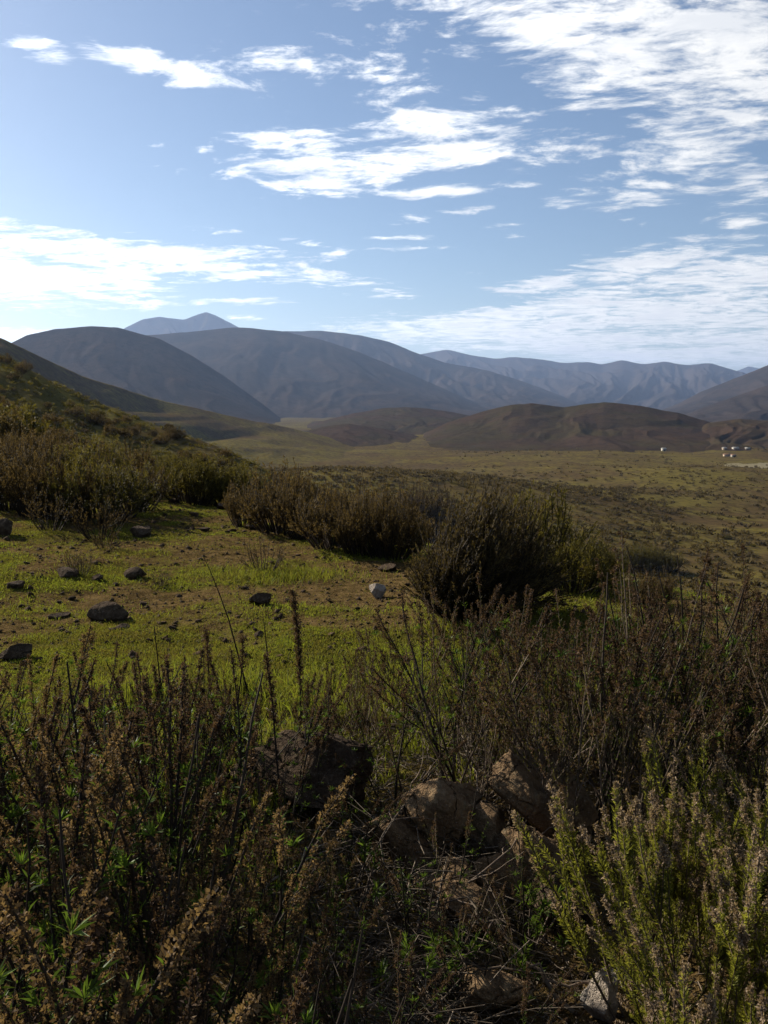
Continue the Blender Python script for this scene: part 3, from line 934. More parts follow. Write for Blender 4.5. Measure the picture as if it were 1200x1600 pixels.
BIG = [
    # base px, width px, height px, depth ratio, material, seed, strata, lift, label
    (460, 1290, 270, 160, 0.7, M_ROCKD, 11, 0.12, .34, 'big ribbed grey-brown boulder half hidden behind the dry stalks'),
    (705, 1352, 150, 115, 0.8, M_ROCK, 12, 0, .40, 'angular ochre rock with a dark overhang in the centre foreground'),
    (625, 1372, 120, 90, 0.9, M_ROCK, 13, 0, .35, 'low ochre rock left of the angular centre rock'),
    (862, 1345, 150, 150, 0.9, M_ROCK, 14, 0.04, .42, 'craggy ochre boulder at the foot of the twiggy thicket'),
    (850, 1440, 150, 120, 0.8, M_ROCK, 15, 0.04, .36, 'grey-faced rock slab below the craggy ochre boulder'),
    (745, 1482, 120, 80, 0.9, M_ROCK, 16, 0, .35, 'rounded tan rock in the litter below the centre rock'),
    (690, 1505, 62, 62, 0.9, M_ROCK, 17, 0, .40, 'small upright tan stone left of the rounded tan rock'),
    (800, 1420, 90, 70, 0.9, M_ROCK, 18, 0, .30, 'brown rock wedged between the slab and the rounded tan rock'),
    (765, 1345, 80, 70, 0.9, M_ROCK, 51, 0.03, .30, 'brown angular rock between the centre rock and the craggy boulder'),
    (905, 1330, 90, 90, 0.9, M_ROCK, 52, 0.03, .35, 'rock face in the shade right of the craggy ochre boulder'),
    (700, 1430, 90, 55, 0.9, M_ROCK, 53, 0, .25, 'half buried brown rock above the small upright tan stone'),
    (890, 1480, 110, 80, 0.9, M_ROCKD, 54, 0.02, .30, 'dark rock in shadow at the left foot of the green shrub'),
    (945, 1612, 70, 70, 0.9, M_ROCKW, 19, 0, .45, 'pale pointed stone at the bottom edge under the green shrub'),
    (770, 1615, 130, 60, 0.9, M_ROCK, 20, 0, .35, 'flat tan rock at the bottom edge of the picture'),
    (14, 1035, 70, 36, 0.7, M_ROCKD, 21, 0, .25, 'dark flat-topped boulder at the left edge of the clearing'),
    (162, 975, 62, 48, 0.8, M_ROCKD, 22, 0, .30, 'dark blocky boulder on the bright grass of the clearing'),
    (408, 948, 52, 34, 0.9, M_ROCKD, 23, 0, .28, 'brown domed rock in the middle of the clearing'),
    (588, 936, 34, 52, 0.8, M_ROCKW, 24, 0, .35, 'pale whitish upright stone in the clearing'),
    (210, 906, 40, 28, 0.9, M_ROCKD, 25, 0, .30, 'small black tilted rock on the bare patch'),
    (103, 905, 46, 22, 0.9, M_ROCKD, 26, 0, .25, 'flat brown rock left of the small black tilted rock'),
    (150, 910, 28, 20, 0.9, M_ROCKD, 27, 0, .25, 'dark stone right of the flat brown rock'),
    (14, 922, 34, 22, 0.9, M_ROCKD, 28, 0, .25, 'dark rock at the left edge in the middle of the clearing'),
    (215, 842, 46, 34, 0.9, M_ROCKD, 29, 0, .25, 'brown rock beside the small twiggy plant at the clearing edge'),
    (350, 797, 40, 24, 0.9, M_ROCKD, 30, 0, .25, 'brown rock under the olive bushes at the top of the path'),
    (390, 828, 32, 16, 0.9, M_ROCKD, 31, 0, .25, 'low rock in front of the brown bush bank'),
    (608, 895, 40, 24, 0.9, M_ROCKD, 32, 0, .25, 'reddish brown rock between the bush bank and the dark round bush'),
    (88, 968, 40, 14, 0.9, M_ROCKD, 33, 0, .2, 'half buried flat stone left of the dark blocky boulder'),
    (0, 838, 34, 40, 0.9, M_ROCKD, 34, 0, .3, 'dark boulder cut by the left edge below the bushes'),
    (185, 985, 30, 18, 0.9, M_ROCKD, 35, 0, .2, 'small dark stone leaning on the dark blocky boulder'),
    (402, 998, 22, 18, 0.9, M_ROCKD, 36, 0, .3, 'small pointed brown stone in front of the domed rock'),
    (325, 790, 24, 14, 0.9, M_ROCKD, 37, 0, .3, 'small stone on the path between the bush banks'),
    (302, 808, 26, 14, 0.9, M_ROCKD, 38, 0, .3, 'brown stone low on the path between the bush banks'),
    (268, 786, 26, 12, 0.9, M_ROCKD, 39, 0, .3, 'flat stone at the left side of the path'),
    (365, 810, 20, 12, 0.9, M_ROCKD, 40, 0, .3, 'stone just in front of the path-top rock'),
    (318, 832, 26, 12, 0.9, M_ROCKD, 41, 0, .3, 'brown flat stone where the path meets the clearing'),
]
for (px, py, w, h, dr, mt, sd_, st, lift, lab) in BIG:
    x, y = at_px(px, min(py, 1598) if py <= 1600 else py)
    k = px_size(px, py)
    W_, H_ = w * k * (1.15 if py > 1100 else 0.98), h * k * (0.95 if py > 1100 else 0.66)
    me = rock_mesh(sd_, (W_, W_ * dr, H_ * 1.25), 6 if w > 100 else 5 if w > 55 else 4, 14, 0.085 if w > 100 else 0.08, st, mt)
    if st == 0 and sd_ in (12, 15):
        pass
    o = rock('boulder' if w > 55 else 'rock', x, y + W_ * dr * 0.45, me, lab, None, (rng.normal() * .1, rng.normal() * .1, rng.uniform(-.5, .5)), 1.0, H_ * lift)

STONES = [rock_mesh(500 + i, (1, rng.uniform(.7, 1), rng.uniform(.4, .65)), 2, 10, 0.08, 0, M_ROCKD if i % 3 else M_ROCK) for i in range(8)]
cnt = 0
while cnt < 95:
    px, py = rng.uniform(0, 680), rng.uniform(770, 1040)
    if py < 840 and not (230 < px < 420):
        continue
    x, y = at_px(px, py)
    s = rng.uniform(0.03, 0.08) * (1.25 if py < 840 else 1.0)
    rock('stone', x, y, STONES[rng.integers(8)], 'small brown stone lying loose on the grassy clearing', 'loose stones on the clearing', (rng.normal() * .3, rng.normal() * .3, rng.uniform(0, 6)), s, s * 0.15, 'stone')
    cnt += 1
for k in range(16):
    px, py = rng.uniform(960, 1080), rng.uniform(890, 925)
    x, y = at_px(px, py)
    s = rng.uniform(0.05, 0.11)
    rock('stone', x, y, STONES[rng.integers(8)], 'pale brown stone on the grassy rim right of the bushes', 'stones on the right rim', (0, 0, rng.uniform(0, 6)), s, s * 0.15, 'stone')
for k in range(45):
    px, py = rng.uniform(560, 900), rng.uniform(1300, 1640)
    x, y = at_px(px, py)
    s = rng.uniform(0.02, 0.07)
    rock('stone', x, y, STONES[rng.integers(8)], 'small ochre stone among the twigs between the boulders', 'stones between the foreground boulders', (rng.normal() * .3, rng.normal() * .3, rng.uniform(0, 6)), s, s * 0.15, 'stone')

# ------------------------------------------------------------------ bushes of the middle distance
B_BROWN = [bush_mesh(600 + i, 0.9, 0.9, 84, 48, M_BROWNF, 0.034, 0.009, 0.66, foot=0.24) for i in range(4)]
B_OLIVE = [bush_mesh(620 + i, 0.8, 0.95, 90, 50, M_OLIVEF, 0.034, 0.009, 0.62, foot=0.28) for i in range(3)]
B_BIG = bush_mesh(640, 1.05, 1.10, 260, 60, M_DARKF, 0.036, 0.0075, 0.35, lean=(0.24, 0.0), fine=8, bare_low=0.5, foot=0.10)
B_TWIG = [bush_mesh(650 + i, 0.4, 0.45, 26, 10, M_BROWNF, 0.020, 0.005, 0.6, foot=0.2) for i in range(3)]


def put_bush(kind, lib, px, py, hpx, wr, label, group=None, name='bush', cat='bush', sink=0.03, bigger=None):
    x, y = at_px(px, py)
    bm = lib if isinstance(lib, dict) else lib[rng.integers(len(lib))]
    s = hpx * px_size(px, py) / bm['h'] * 1.02
    return bush(name, x, y, bm, s * wr, label, cat, group, None if isinstance(lib, list) else 0.0, 1 / wr, None, sink)


put_bush('big', B_BIG, 726, 968, 208, 0.94, 'big dark round bush with branches fanning from one foot, beside the clearing', None, 'round_bush')
put_bush('olive', B_OLIVE, 815, 905, 150, 1.1, 'tall olive-topped bush behind the big dark round bush', None)
put_bush('olive', B_OLIVE, 893, 925, 92, 1.1, 'yellow-olive bush just right of the big dark round bush', None)
put_bush('olive', B_OLIVE, 930, 905, 62, 1.2, 'low olive bush right of the yellow-olive bush', None)
grp = []
for px, py, h in ((985, 893, 42), (1010, 890, 40), (1040, 893, 34)):
    grp.append(put_bush('sage', B_OLIVE, px, py, h, 1.15, 'low sage-green shrub on the rim of the right slope', 'sage shrubs on the right rim'))
number_off(grp, 'low sage-green shrub on the rim of the right slope')
put_bush('twig', B_BROWN, 1015, 945, 56, 1.2, 'dark bare twiggy bush on the right rim below the sage shrubs', None)
grp = []
for px, py, h in ((392, 822, 88), (430, 832, 100), (470, 842, 98), (515, 856, 110), (560, 866, 112), (605, 872, 104), (640, 862, 96), (450, 815, 84), (540, 836, 96), (590, 846, 94), (640, 842, 84), (680, 850, 84), (495, 826, 86)):
    grp.append(put_bush('brown', B_BROWN if rng.random() < .93 else B_OLIVE, px + rng.uniform(-12, 12), py, h * rng.uniform(.72, 1.12), rng.uniform(.9, 1.2), 'brown upright bush in the bank behind the clearing', 'brown bushes banked behind the clearing'))
number_off(grp, 'brown upright bush in the bank behind the clearing')
grp = []
for px, py, h in ((15, 795, 95), (60, 806, 105), (110, 812, 110), (160, 812, 105), (205, 800, 88), (0, 770, 85), (60, 770, 90), (130, 772, 90), (190, 768, 80), (30, 742, 62), (90, 745, 66), (150, 745, 62), (210, 742, 55), (20, 722, 50), (120, 722, 48), (70, 716, 44), (175, 722, 44)):
    grp.append(put_bush('brown', B_BROWN if rng.random() < .75 else B_OLIVE, px + rng.uniform(-8, 8), py, h * rng.uniform(.72, 1.12), rng.uniform(1.0, 1.3), 'dusky brown bush in the left bank at the clearing edge', 'dusky bushes at the left of the clearing'))
number_off(grp, 'dusky brown bush in the left bank at the clearing edge')
grp = []
for px, py, h in ((262, 772, 66), (300, 786, 80), (335, 790, 78), (365, 792, 70), (285, 762, 60), (325, 766, 66), (250, 748, 48), (300, 745, 44)):
    grp.append(put_bush('olive', B_OLIVE, px, py, h, rng.uniform(1.0, 1.2), 'olive-green bush at the top of the path', 'olive bushes at the top of the path'))
number_off(grp, 'olive-green bush at the top of the path')
for px, py, h, lab in ((412, 892, 66, 'small sparse twiggy plant above a bright green tuft in the clearing'), (155, 842, 78, 'small twiggy plant in front of the left bushes'), (80, 828, 70, 'pale twiggy plant at the foot of the left bushes'),
                       (125, 896, 44, 'single thin twig plant beside the flat brown rock'), (248, 915, 32, 'low twig clump on the bare patch right of the black rock'), (165, 858, 40, 'low dry twig plant below the left bushes')):
    put_bush('twig', B_TWIG, px, py, h, 1.0, lab, None, 'twiggy_plant', 'plant')

# ------------------------------------------------------------------ foreground thickets
def scatter(n, x0, x1, y0, y1, keep, mind=0.13):
    out = []
    tries = 0
    while len(out) < n and tries < 20000:
        tries += 1
        x, y = rng.uniform(x0, x1), rng.uniform(y0, y1)
        if keep(x, y) and all((x - a) ** 2 + (y - b) ** 2 > mind ** 2 for a, b in out):
            out.append((x, y))
    return out


def keep_left(x, y):
    u = 600 + FPX * x / y                                    # roughly where the foot shows
    if u < -120:
        return False
    if y > 2.75:
        return u < 360
    if y > 2.0:
        return u < 400 or (u < 545 and rng.random() < 0.3)
    return u < 545 and rng.random() < (1 if u < 450 else .5)


for (x, y) in scatter(60, -2.0, 0.1, 1.05, 3.4, keep_left, 0.16):
    u = 600 + FPX * x / y
    sc = min(1.14, (1.55 - 0.30 * y) / 0.78)
    if u > 370 and y < 2.8:
        sc = min(sc, 0.62)
    plant('dry_shrub', x, y, DRY if rng.random() < (.42 if y < 2.0 and u < 430 else .15) else DRYD, int(rng.integers(5, 8)), 0.065, sc * rng.uniform(.62, 1.08), 'dry brown shrub with feathery seed heads in the lower left thicket', 'shrub', 'dry shrubs of the lower left thicket', 0.2)


def keep_right(x, y):
    u = 600 + FPX * x / y
    return 665 + 60 * (y - 3.0) < u < 1330 and y > 2.85 - 0.25 * (x - 0.5) and not (u < 800 and y < 3.2)


for (x, y) in scatter(50, 0.25, 2.9, 2.6, 4.5, keep_right, 0.19):
    plant('twiggy_shrub', x, y, TWG if rng.random() < .5 else TWG[:4] + DRYD, int(rng.integers(6, 10)), 0.11, (1.55 - (.235 if x < 1.1 else .20) * y) / .72 * rng.uniform(.6, 1.08), 'grey-brown twiggy shrub with fine upright shoots in the right thicket', 'shrub', 'twiggy shrubs of the right thicket', 0.32)
grp = []
for (x, y) in scatter(7, 0.3, 1.6, 3.1, 3.6, lambda x, y: 700 < 600 + FPX * x / y < 1000, 0.18):
    grp.append(plant('bare_shrub', x, y, BARE, 5, 0.06, rng.uniform(.7, 1.0), 'bare pale-stemmed dead shrub at the front of the right thicket', 'shrub', 'bare dead shrubs before the right thicket', 0.3))
number_off(grp, 'bare pale-stemmed dead shrub at the front of the right thicket')
HEATH_AT = [(0.70, 2.12), (0.86, 2.25), (1.04, 2.25), (1.20, 2.15), (0.74, 1.88), (0.90, 1.97), (1.07, 1.9), (1.25, 1.95), (0.68, 1.62), (0.84, 1.64), (1.0, 1.62), (1.15, 1.7), (0.66, 1.38), (0.82, 1.35), (0.50, 1.70)]
grp = []
for i, (x, y) in enumerate(HEATH_AT):
    grp.append(plant('heath_shrub', x, y, HEA, 9, 0.095, (1.15 if y > 1.8 else 1.05) * (0.45 if i == 14 else 1), 'feathery yellow-green shrub with tan flower tips at the lower right', 'shrub', 'yellow-green shrubs at the lower right', 0.30, (-0.05, 0.03)))
number_off(grp, 'feathery yellow-green shrub with tan flower tips at the lower right')

grp = []
for (x, y) in scatter(11, -0.35, 0.5, 1.45, 2.5, lambda x, y: 470 < 600 + FPX * x / y < 830, 0.17):
    grp.append(plant('dry_plant', x, y, DRYD + TWG[:3], 4, 0.06, rng.uniform(.40, .62), 'low clump', 'plant', 'low dry stems before the rocks', 0.35))
number_off(grp, 'low clump of dark dry stems before the centre rocks')
grp = []
for (x, y) in scatter(9, -0.75, 0.15, 2.95, 3.6, lambda x, y: 330 < 600 + FPX * x / y < 640, 0.16):
    grp.append(plant('dark_plant', x, y, DRYD, 4, 0.06, (1.55 - .315 * y) / .8 * rng.uniform(.7, 1.1), 'dark stalks', 'plant', 'dark stalks behind the big boulder', 0.2))
number_off(grp, 'clump of dark upright stalks just behind the big ribbed boulder')
for (x, y) in scatter(16, 1.7, 4.2, 1.9, 4.6, lambda x, y: 600 + FPX * x / y > 1330, 0.25):
    plant('twiggy_shrub', x, y, TWG, 8, 0.12, rng.uniform(.7, 1.0), 'grey-brown twiggy shrub beyond the right edge of the thicket', 'shrub', 'twiggy shrubs beyond the right edge', 0.32)

# single tall stalks that stand out
def spike(name, px, py, h, seed, width, length, label, tilt=(0, 0), n_side=150, mat=None, leafy=0.0):
    x, y = at_px(px, py)
    r = np.random.default_rng(seed)
    S, H = Geo(), Geo()
    P = path((0, 0, 0), (tilt[0], tilt[1], 1), h, 12, 0.03, 0.0, r)
    S.tube(P, np.linspace(0.006, 0.002, 12), 6, 0.3)
    root = link(name, None)
    root.location = (x, y, float(height(x, y)) - 0.02)
    tag(root, label, 'plant', None)
    link('stalk', S.mesh('stalk', M_STEM, True), root)
    if length > 0:
        plume(H, P, 1 - length / h, width, n_side, 8, 0.009, r, False)
        link('seed_head', H.mesh('seed_head', mat or M_SEED_D), root)
    return root


spike('spike_plant', 470, 1150, 0.70, 1, 0.026, 0.44, 'straight dark cattail-like spike standing alone before the clearing', (0.02, 0), 340)
spike('spike_plant', 440, 1330, 0.72, 2, 0.022, 0.25, 'tall dark seed stalk left of the cattail-like spike', (0.03, 0), 90)
spike('spike_plant', 1110, 1190, 0.88, 3, 0.030, 0.30, 'tallest dark brown flower spike rising from the right thicket', (0.02, 0), 120)
spike('spike_plant', 1160, 1200, 0.80, 4, 0.028, 0.28, 'leaning dark brown flower spike near the right edge', (0.10, 0), 110)
spike('spike_plant', 330, 1160, 0.55, 5, 0.030, 0.20, 'bushy dark seed spike at the top of the left thicket', (0.02, 0), 90)
spike('spike_plant', 365, 1170, 0.52, 6, 0.028, 0.16, 'shorter bushy seed spike right of the other one', (0.04, 0), 70)
spike('bare_stalk', 390, 1090, 0.80, 7, 0, 0, 'long thin bare stalk leaning left over the clearing', (-0.22, 0.1))
spike('bare_stalk', 432, 1130, 0.55, 8, 0, 0, 'short thin bare stalk right of the leaning one', (-0.05, 0))
spike('bare_stalk', 262, 1180, 0.60, 9, 0, 0, 'thin bare stalk sticking out of the left thicket', (-0.06, 0))
spike('bare_stalk', 215, 1150, 0.40, 10, 0, 0, 'slanting bare twig at the back of the left thicket', (-0.25, 0))
grp = []
for k in range(16):
    px, py = rng.uniform(500, 680), rng.uniform(1120, 1220)
    x, y = at_px(px, py)
    grp.append(plant('thin_plant', x, y, TWG, 2, 0.04, rng.uniform(.45, .8), 'thin upright stems on the green patch behind the big boulder', 'plant', 'thin stems behind the big boulder', 0.15))
number_off(grp, 'clump of thin stems on the green patch behind the big boulder')

# green rosette plants among the litter
def rosette(seed):
    r = np.random.default_rng(seed)
    S, Lf = Geo(), Geo()
    for k in range(4):
        P = path((0, 0, 0), (r.normal() * .5, r.normal() * .5, 1), r.uniform(.10, .24), 6, .1, .3, r)
        S.tube(P, np.linspace(.003, .0016, 6), 4, r.random())
        m = 34
        ts = np.clip(r.uniform(.7, 1.0, m), 0, 1)
        Q, T = along(P, ts)
        Lf.leaves(Q, around(T, r.uniform(.3, 1.25, m), r), r.uniform(.025, .05, m), .0052, r.uniform(.3, 1, m), droop=.15, r=r)
    return {'stems': S.mesh('stems', M_TWIG, True), 'foliage': Lf.mesh('foliage', M_GREEN), 'h': .2, 'w': .15}


ROS = [rosette(700 + i) for i in range(4)]
grp = []
for px, py in ((828, 1490), (880, 1500), (700, 1560), (820, 1560), (640, 1600), (560, 1590), (470, 1600), (520, 1500), (860, 1450), (560, 1420)):
    x, y = at_px(px, py)
    grp.append(bush('rosette_plant', x, y, ROS[rng.integers(4)], rng.uniform(.8, 1.15), 'small plant with whorls of narrow green leaves among the dead twigs', 'plant', 'green whorled plants in the litter'))
number_off(grp, 'small plant with whorls of narrow green leaves in the litter')

# fallen bare branches in the centre foreground
def branch(px0, py0, px1, py1, arch, rad, seed, label):
    a, b = np.array(ground_at(px0, py0)), np.array(ground_at(px1, py1))
    r = np.random.default_rng(seed)
    n = 14
    t = np.linspace(0, 1, n)[:, None]
    P = a * (1 - t) + b * t + r.normal(size=(n, 3)) * .012
    P[:, 2] += 0.02 + arch * np.sin(np.pi * t[:, 0] * 0.75)
    P = P - a
    G = Geo()
    G.tube(P, np.linspace(rad, rad * .35, n), 6, r.random())
    Tw = Geo()
    for k in range(5):
        tt = r.uniform(.25, .9)
        Q, T = along(P, [tt])
        bb = path(Q[0], around(T, [r.uniform(.4, .9)], r)[0], r.uniform(.10, .28), 7, .14, .15, r)
        Tw.tube(bb, np.linspace(rad * .5, rad * .2, 7), 4, r.random())
    root = link('fallen_branch', None)
    root.location = a
    tag(root, label, 'branch', None)
    link('limb', G.mesh('limb', M_PALE if seed % 2 else M_TWIG, True), root)
    link('twigs', Tw.mesh('twigs', M_TWIG, True), root)


branch(895, 1600, 690, 1440, .10, .007, 1, 'long forked bare branch rising from the bottom right centre')
branch(650, 1470, 905, 1330, .12, .005, 2, 'thin dark branch slanting across the centre rocks')
branch(330, 1490, 560, 1370, .14, .005, 3, 'pale bare branch at the right of the left thicket')
branch(480, 1560, 690, 1500, .08, .005, 4, 'low dark branch lying across the litter')
branch(560, 1440, 670, 1260, .16, .0045, 5, 'pale twig arching up beside the angular centre rock')
branch(960, 1570, 640, 1540, .06, .005, 6, 'dark branch lying along the bottom of the litter')
branch(700, 1330, 860, 1240, .10, .004, 7, 'pale thin branch before the right thicket')
branch(760, 1300, 720, 1180, .10, .004, 9, 'curled pale twig on the litter right of the big boulder')
branch(420, 1600, 620, 1640, .10, .005, 8, 'dark branch at the bottom edge left of centre')
# ------------------------------------------------------------------ grass, litter and scrub (beyond counting)
def grass():
    G = Geo()
    r = np.random.default_rng(5)
    def bed(n, u0, u1, y0, y1, L, Wd, thr, pw=1.0):
        y = y0 + (y1 - y0) * r.random(n) ** pw
        u = r.uniform(u0, u1, n)
        x = (u - 600) / FPX * y * 1.01
        k = green_mask(x, y) + r.normal(size=n) * 0.08 + 0.42 * fbm(x / .16, y / .16, 2, 63) > thr
        x, y = x[k], y[k]
        z = height(x, y) - 0.003
        D = np.stack([r.normal(size=len(x)) * .45, r.normal(size=len(x)) * .45, np.ones(len(x))], -1)
        patch = np.clip(0.5 + 0.45 * fbm(x / .8, y / .8, 3, 61) + 0.4 * fbm(x / .2, y / .2, 2, 64) + 0.25 * r.normal(size=len(x)), 0, 1)
        G.leaves(np.stack([x, y, z], -1), D, L * r.uniform(.5, 1.4, len(x)), Wd, patch, droop=0.2, r=r)
    bed(140000, -160, 1650, 3.0, 6.0, 0.028, 0.0036, 0.58)
    bed(190000, -160, 1100, 5.0, 13.0, 0.024, 0.0060, 0.52, 1.1)
    bed(16000, -100, 1360, 6.0, 9.0, 0.045, 0.006, 0.35)
    bed(10000, 150, 760, 2.5, 5.0, 0.06, 0.0040, 0.55)
    bed(50000, -160, 1100, 4.0, 13.0, 0.020, 0.0050, 0.15)
    # dry straw lying on the bare earth
    m = 26000
    y = 2.2 + 10 * r.random(m) ** 1.1
    x = (r.uniform(-140, 1000, m) - 600) / FPX * y
    D = np.stack([r.normal(size=m), r.normal(size=m), np.abs(r.normal(size=m)) * .3], -1)
    G.leaves(np.stack([x, y, height(x, y) + .002], -1), D, r.uniform(.015, .05, m), .003 + .0003 * y, np.clip(r.normal(0, .12, m), 0, 1), r=r)
    # longer tufts between the dry stalks
    c = np.stack([r.uniform(-1.6, 0.35, 170), r.uniform(2.3, 4.6, 170)], -1)
    for cx, cy in c:
        if cy < 3.1 and cx > -0.35:
            continue
        m = 40
        x, y = cx + r.normal(size=m) * .04, cy + r.normal(size=m) * .04
        D = np.stack([r.normal(size=m) * .35, r.normal(size=m) * .35, np.ones(m)], -1)
        G.leaves(np.stack([x, y, height(x, y)], -1), D, r.uniform(.08, .2, m), .0042, np.clip(r.normal(.65, .2, m), 0, 1), droop=.25, r=r)
    # bright tuft under the small twiggy plant
    for cx, cy, sp, m in ((*at_px(440, 905), .30, 900), (*at_px(470, 900), .28, 600), (*at_px(690, 985), .16, 400)):
        x, y = cx + r.normal(size=m) * sp, cy + r.normal(size=m) * sp * .6
        D = np.stack([r.normal(size=m) * .4, r.normal(size=m) * .4, np.ones(m)], -1)
        G.leaves(np.stack([x, y, height(x, y)], -1), D, r.uniform(.05, .13, m), .006, np.clip(r.normal(.45, .2, m), 0, 1), droop=.2, r=r)
    o = link('grass', G.mesh('grass', M_GRASS))
    tag(o, 'short bright green grass covering the clearing', None, None, 'stuff')


def litter():
    G = Geo()
    r = np.random.default_rng(6)
    n = 4200
    y = r.uniform(1.1, 4.2, n)
    u = r.uniform(0, 1200, n)
    u = np.where(r.random(n) < .6, r.normal(700, 130, n), u)
    x = (u - 600) / FPX * y
    z = height(x, y)
    for i in range(n):
        tang = abs(u[i] - 640) < 150 and y[i] < 2.9 and r.random() < .5
        L = r.uniform(.10, .34) if tang else r.uniform(.03, .16)
        a = r.uniform(0, 6.28)
        d = np.array([math.cos(a), math.sin(a), r.normal() * .18])
        p = np.array([x[i], y[i], z[i] + (r.uniform(.01, .12) if tang else r.uniform(.002, .03))])
        P = np.stack([p, p + d * L * .5 + r.normal(size=3) * .006, p + d * L])
        G.tube(P, r.uniform(.0010, .0024), 3, r.random() ** (4 if tang else 1.6))
    # dry leaf scraps
    m = 9000
    y = r.uniform(1.1, 4.0, m); u = np.where(r.random(m) < .6, r.normal(700, 150, m), r.uniform(0, 1200, m))
    x = (u - 600) / FPX * y
    D = np.stack([r.normal(size=m), r.normal(size=m), r.normal(size=m) * .35], -1)
    G.leaves(np.stack([x, y, height(x, y) + r.uniform(.002, .02, m)], -1), D, r.uniform(.01, .03, m), .004, r.random(m) ** 1.8, r=r)
    o = link('twig_litter', G.mesh('twig_litter', M_PALE))
    tag(o, 'dead twigs and straw lying between the foreground rocks', None, None, 'stuff')


def clump(r, n, L, Wd):
    """one low tuft of scrub, unit size"""
    a = r.uniform(0, 6.28, n); sp = np.sqrt(r.random(n))
    P = np.stack([np.cos(a) * sp * .42, np.sin(a) * sp * .42, r.random(n) * .45 * (1 - sp * .5)], -1)
    D = np.stack([np.cos(a) * sp * .7, np.sin(a) * sp * .7, np.ones(n) * .8], -1) + r.normal(size=(n, 3)) * .3
    G = Geo()
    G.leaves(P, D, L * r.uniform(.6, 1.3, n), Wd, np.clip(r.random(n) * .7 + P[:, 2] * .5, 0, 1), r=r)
    return np.concatenate(G.V), np.concatenate(G.F4), np.concatenate(G.A)


def scrub_mass(name, x, y, z, size, mat, label, seed, n=34, L=.5, Wd=.16):
    r = np.random.default_rng(seed)
    lib = [clump(r, n, L, Wd) for _ in range(6)]
    Vs, Fs, As, o = [], [], [], 0
    pick = r.integers(0, 6, len(x))
    for k in range(6):
        sel = np.nonzero(pick == k)[0]
        if not len(sel):
            continue
        V, F, A = lib[k]
        th = r.uniform(0, 6.28, len(sel)); s = size[sel]
        c, si = np.cos(th)[:, None], np.sin(th)[:, None]
        X = (V[None, :, 0] * c - V[None, :, 1] * si) * s[:, None] + x[sel][:, None]
        Y = (V[None, :, 0] * si + V[None, :, 1] * c) * s[:, None] + y[sel][:, None]
        Z = V[None, :, 2] * s[:, None] * .8 + z[sel][:, None]
        Vs.append(np.stack([X, Y, Z], -1).reshape(-1, 3))
        Fs.append((F[None] + (np.arange(len(sel)) * len(V))[:, None, None] + o).reshape(-1, 4))
        tone = r.random(len(sel))[:, None] * .5
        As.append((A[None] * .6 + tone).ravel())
        o += len(sel) * len(V)
    me = mesh_obj(name, np.concatenate(Vs), [np.concatenate(Fs)], mat, attrs={'var': np.concatenate(As)}, smooth=False)
    return tag(me, label, None, None, 'stuff')


from mathutils.bvhtree import BVHTree


def drop(ob):
    """height sampler for a land mesh"""
    dg = None
    me = ob.data
    V = np.empty(len(me.vertices) * 3, np.float32); me.vertices.foreach_get('co', V)
    V = V.reshape(-1, 3)
    F = np.empty(len(me.polygons) * 4, np.int32); me.polygons.foreach_get('vertices', F)
    t = BVHTree.FromPolygons(V.tolist(), F.reshape(-1, 4).tolist())
    def f(x, y):
        h = t.ray_cast(Vector((x, y, 500)), Vector((0, 0, -1)))
        return h[0].z if h[0] is not None else None
    return f


def pebbles():
    # clods and gravel too many to count
    r = np.random.default_rng(8)
    n = 15000
    y = 1.2 + 12 * r.random(n) ** 1.2
    x = (r.uniform(-120, 1150, n) - 600) / FPX * y
    z = height(x, y)
    s = np.exp(r.normal(-5.1, .55, n)) * (0.8 + y / 14)
    base = np.array([(1, 0, 0), (-1, 0, 0), (0, 1, 0), (0, -1, 0), (0, 0, .7), (0, 0, -.7)], float)
    f = np.array([(0, 2, 4), (2, 1, 4), (1, 3, 4), (3, 0, 4), (2, 0, 5), (1, 2, 5), (3, 1, 5), (0, 3, 5)])
    V = (base[None] + r.normal(size=(n, 6, 3)) * .28) * s[:, None, None] + np.stack([x, y, z + s * .2], -1)[:, None]
    F = f[None] + (np.arange(n) * 6)[:, None, None]
    o = mesh_obj('gravel', V.reshape(-1, 3), [F.reshape(-1, 3)], M_ROCKD, smooth=False)
    tag(o, 'crumbly clods and gravel strewn over the bare earth', None, None, 'stuff')


grass()
litter()
pebbles()

# the valley floor: low scrub in drifts
r = np.random.default_rng(9)
n = 26000
d = np.exp(r.uniform(math.log(120), math.log(950), n))
a = R(1) * r.uniform(-24, 27, n)
x, y = d * np.sin(a), d * np.cos(a)
k = fbm(x / 90, y / 90, 4, 71) + 0.6 * fbm(x / 25, y / 25, 3, 72) + r.normal(size=n) * .2 > 0.30
x, y, d = x[k], y[k], d[k]
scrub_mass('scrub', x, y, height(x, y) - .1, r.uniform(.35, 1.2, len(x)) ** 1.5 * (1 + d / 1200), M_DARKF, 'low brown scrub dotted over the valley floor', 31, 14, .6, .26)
n = 13000
x, y = r.normal(10, 75, n), r.normal(270, 95, n)
k = (y > 90) & (fbm(x / 60, y / 60, 3, 81) + r.normal(size=n) * .3 > -.2)
x, y = x[k], y[k]
scrub_mass('scrub', x, y, height(x, y) - .1, r.uniform(.7, 2.0, len(x)), M_DARKF, 'dense dark scrub covering the low rise in the middle of the valley', 35, 16, .6, .3)
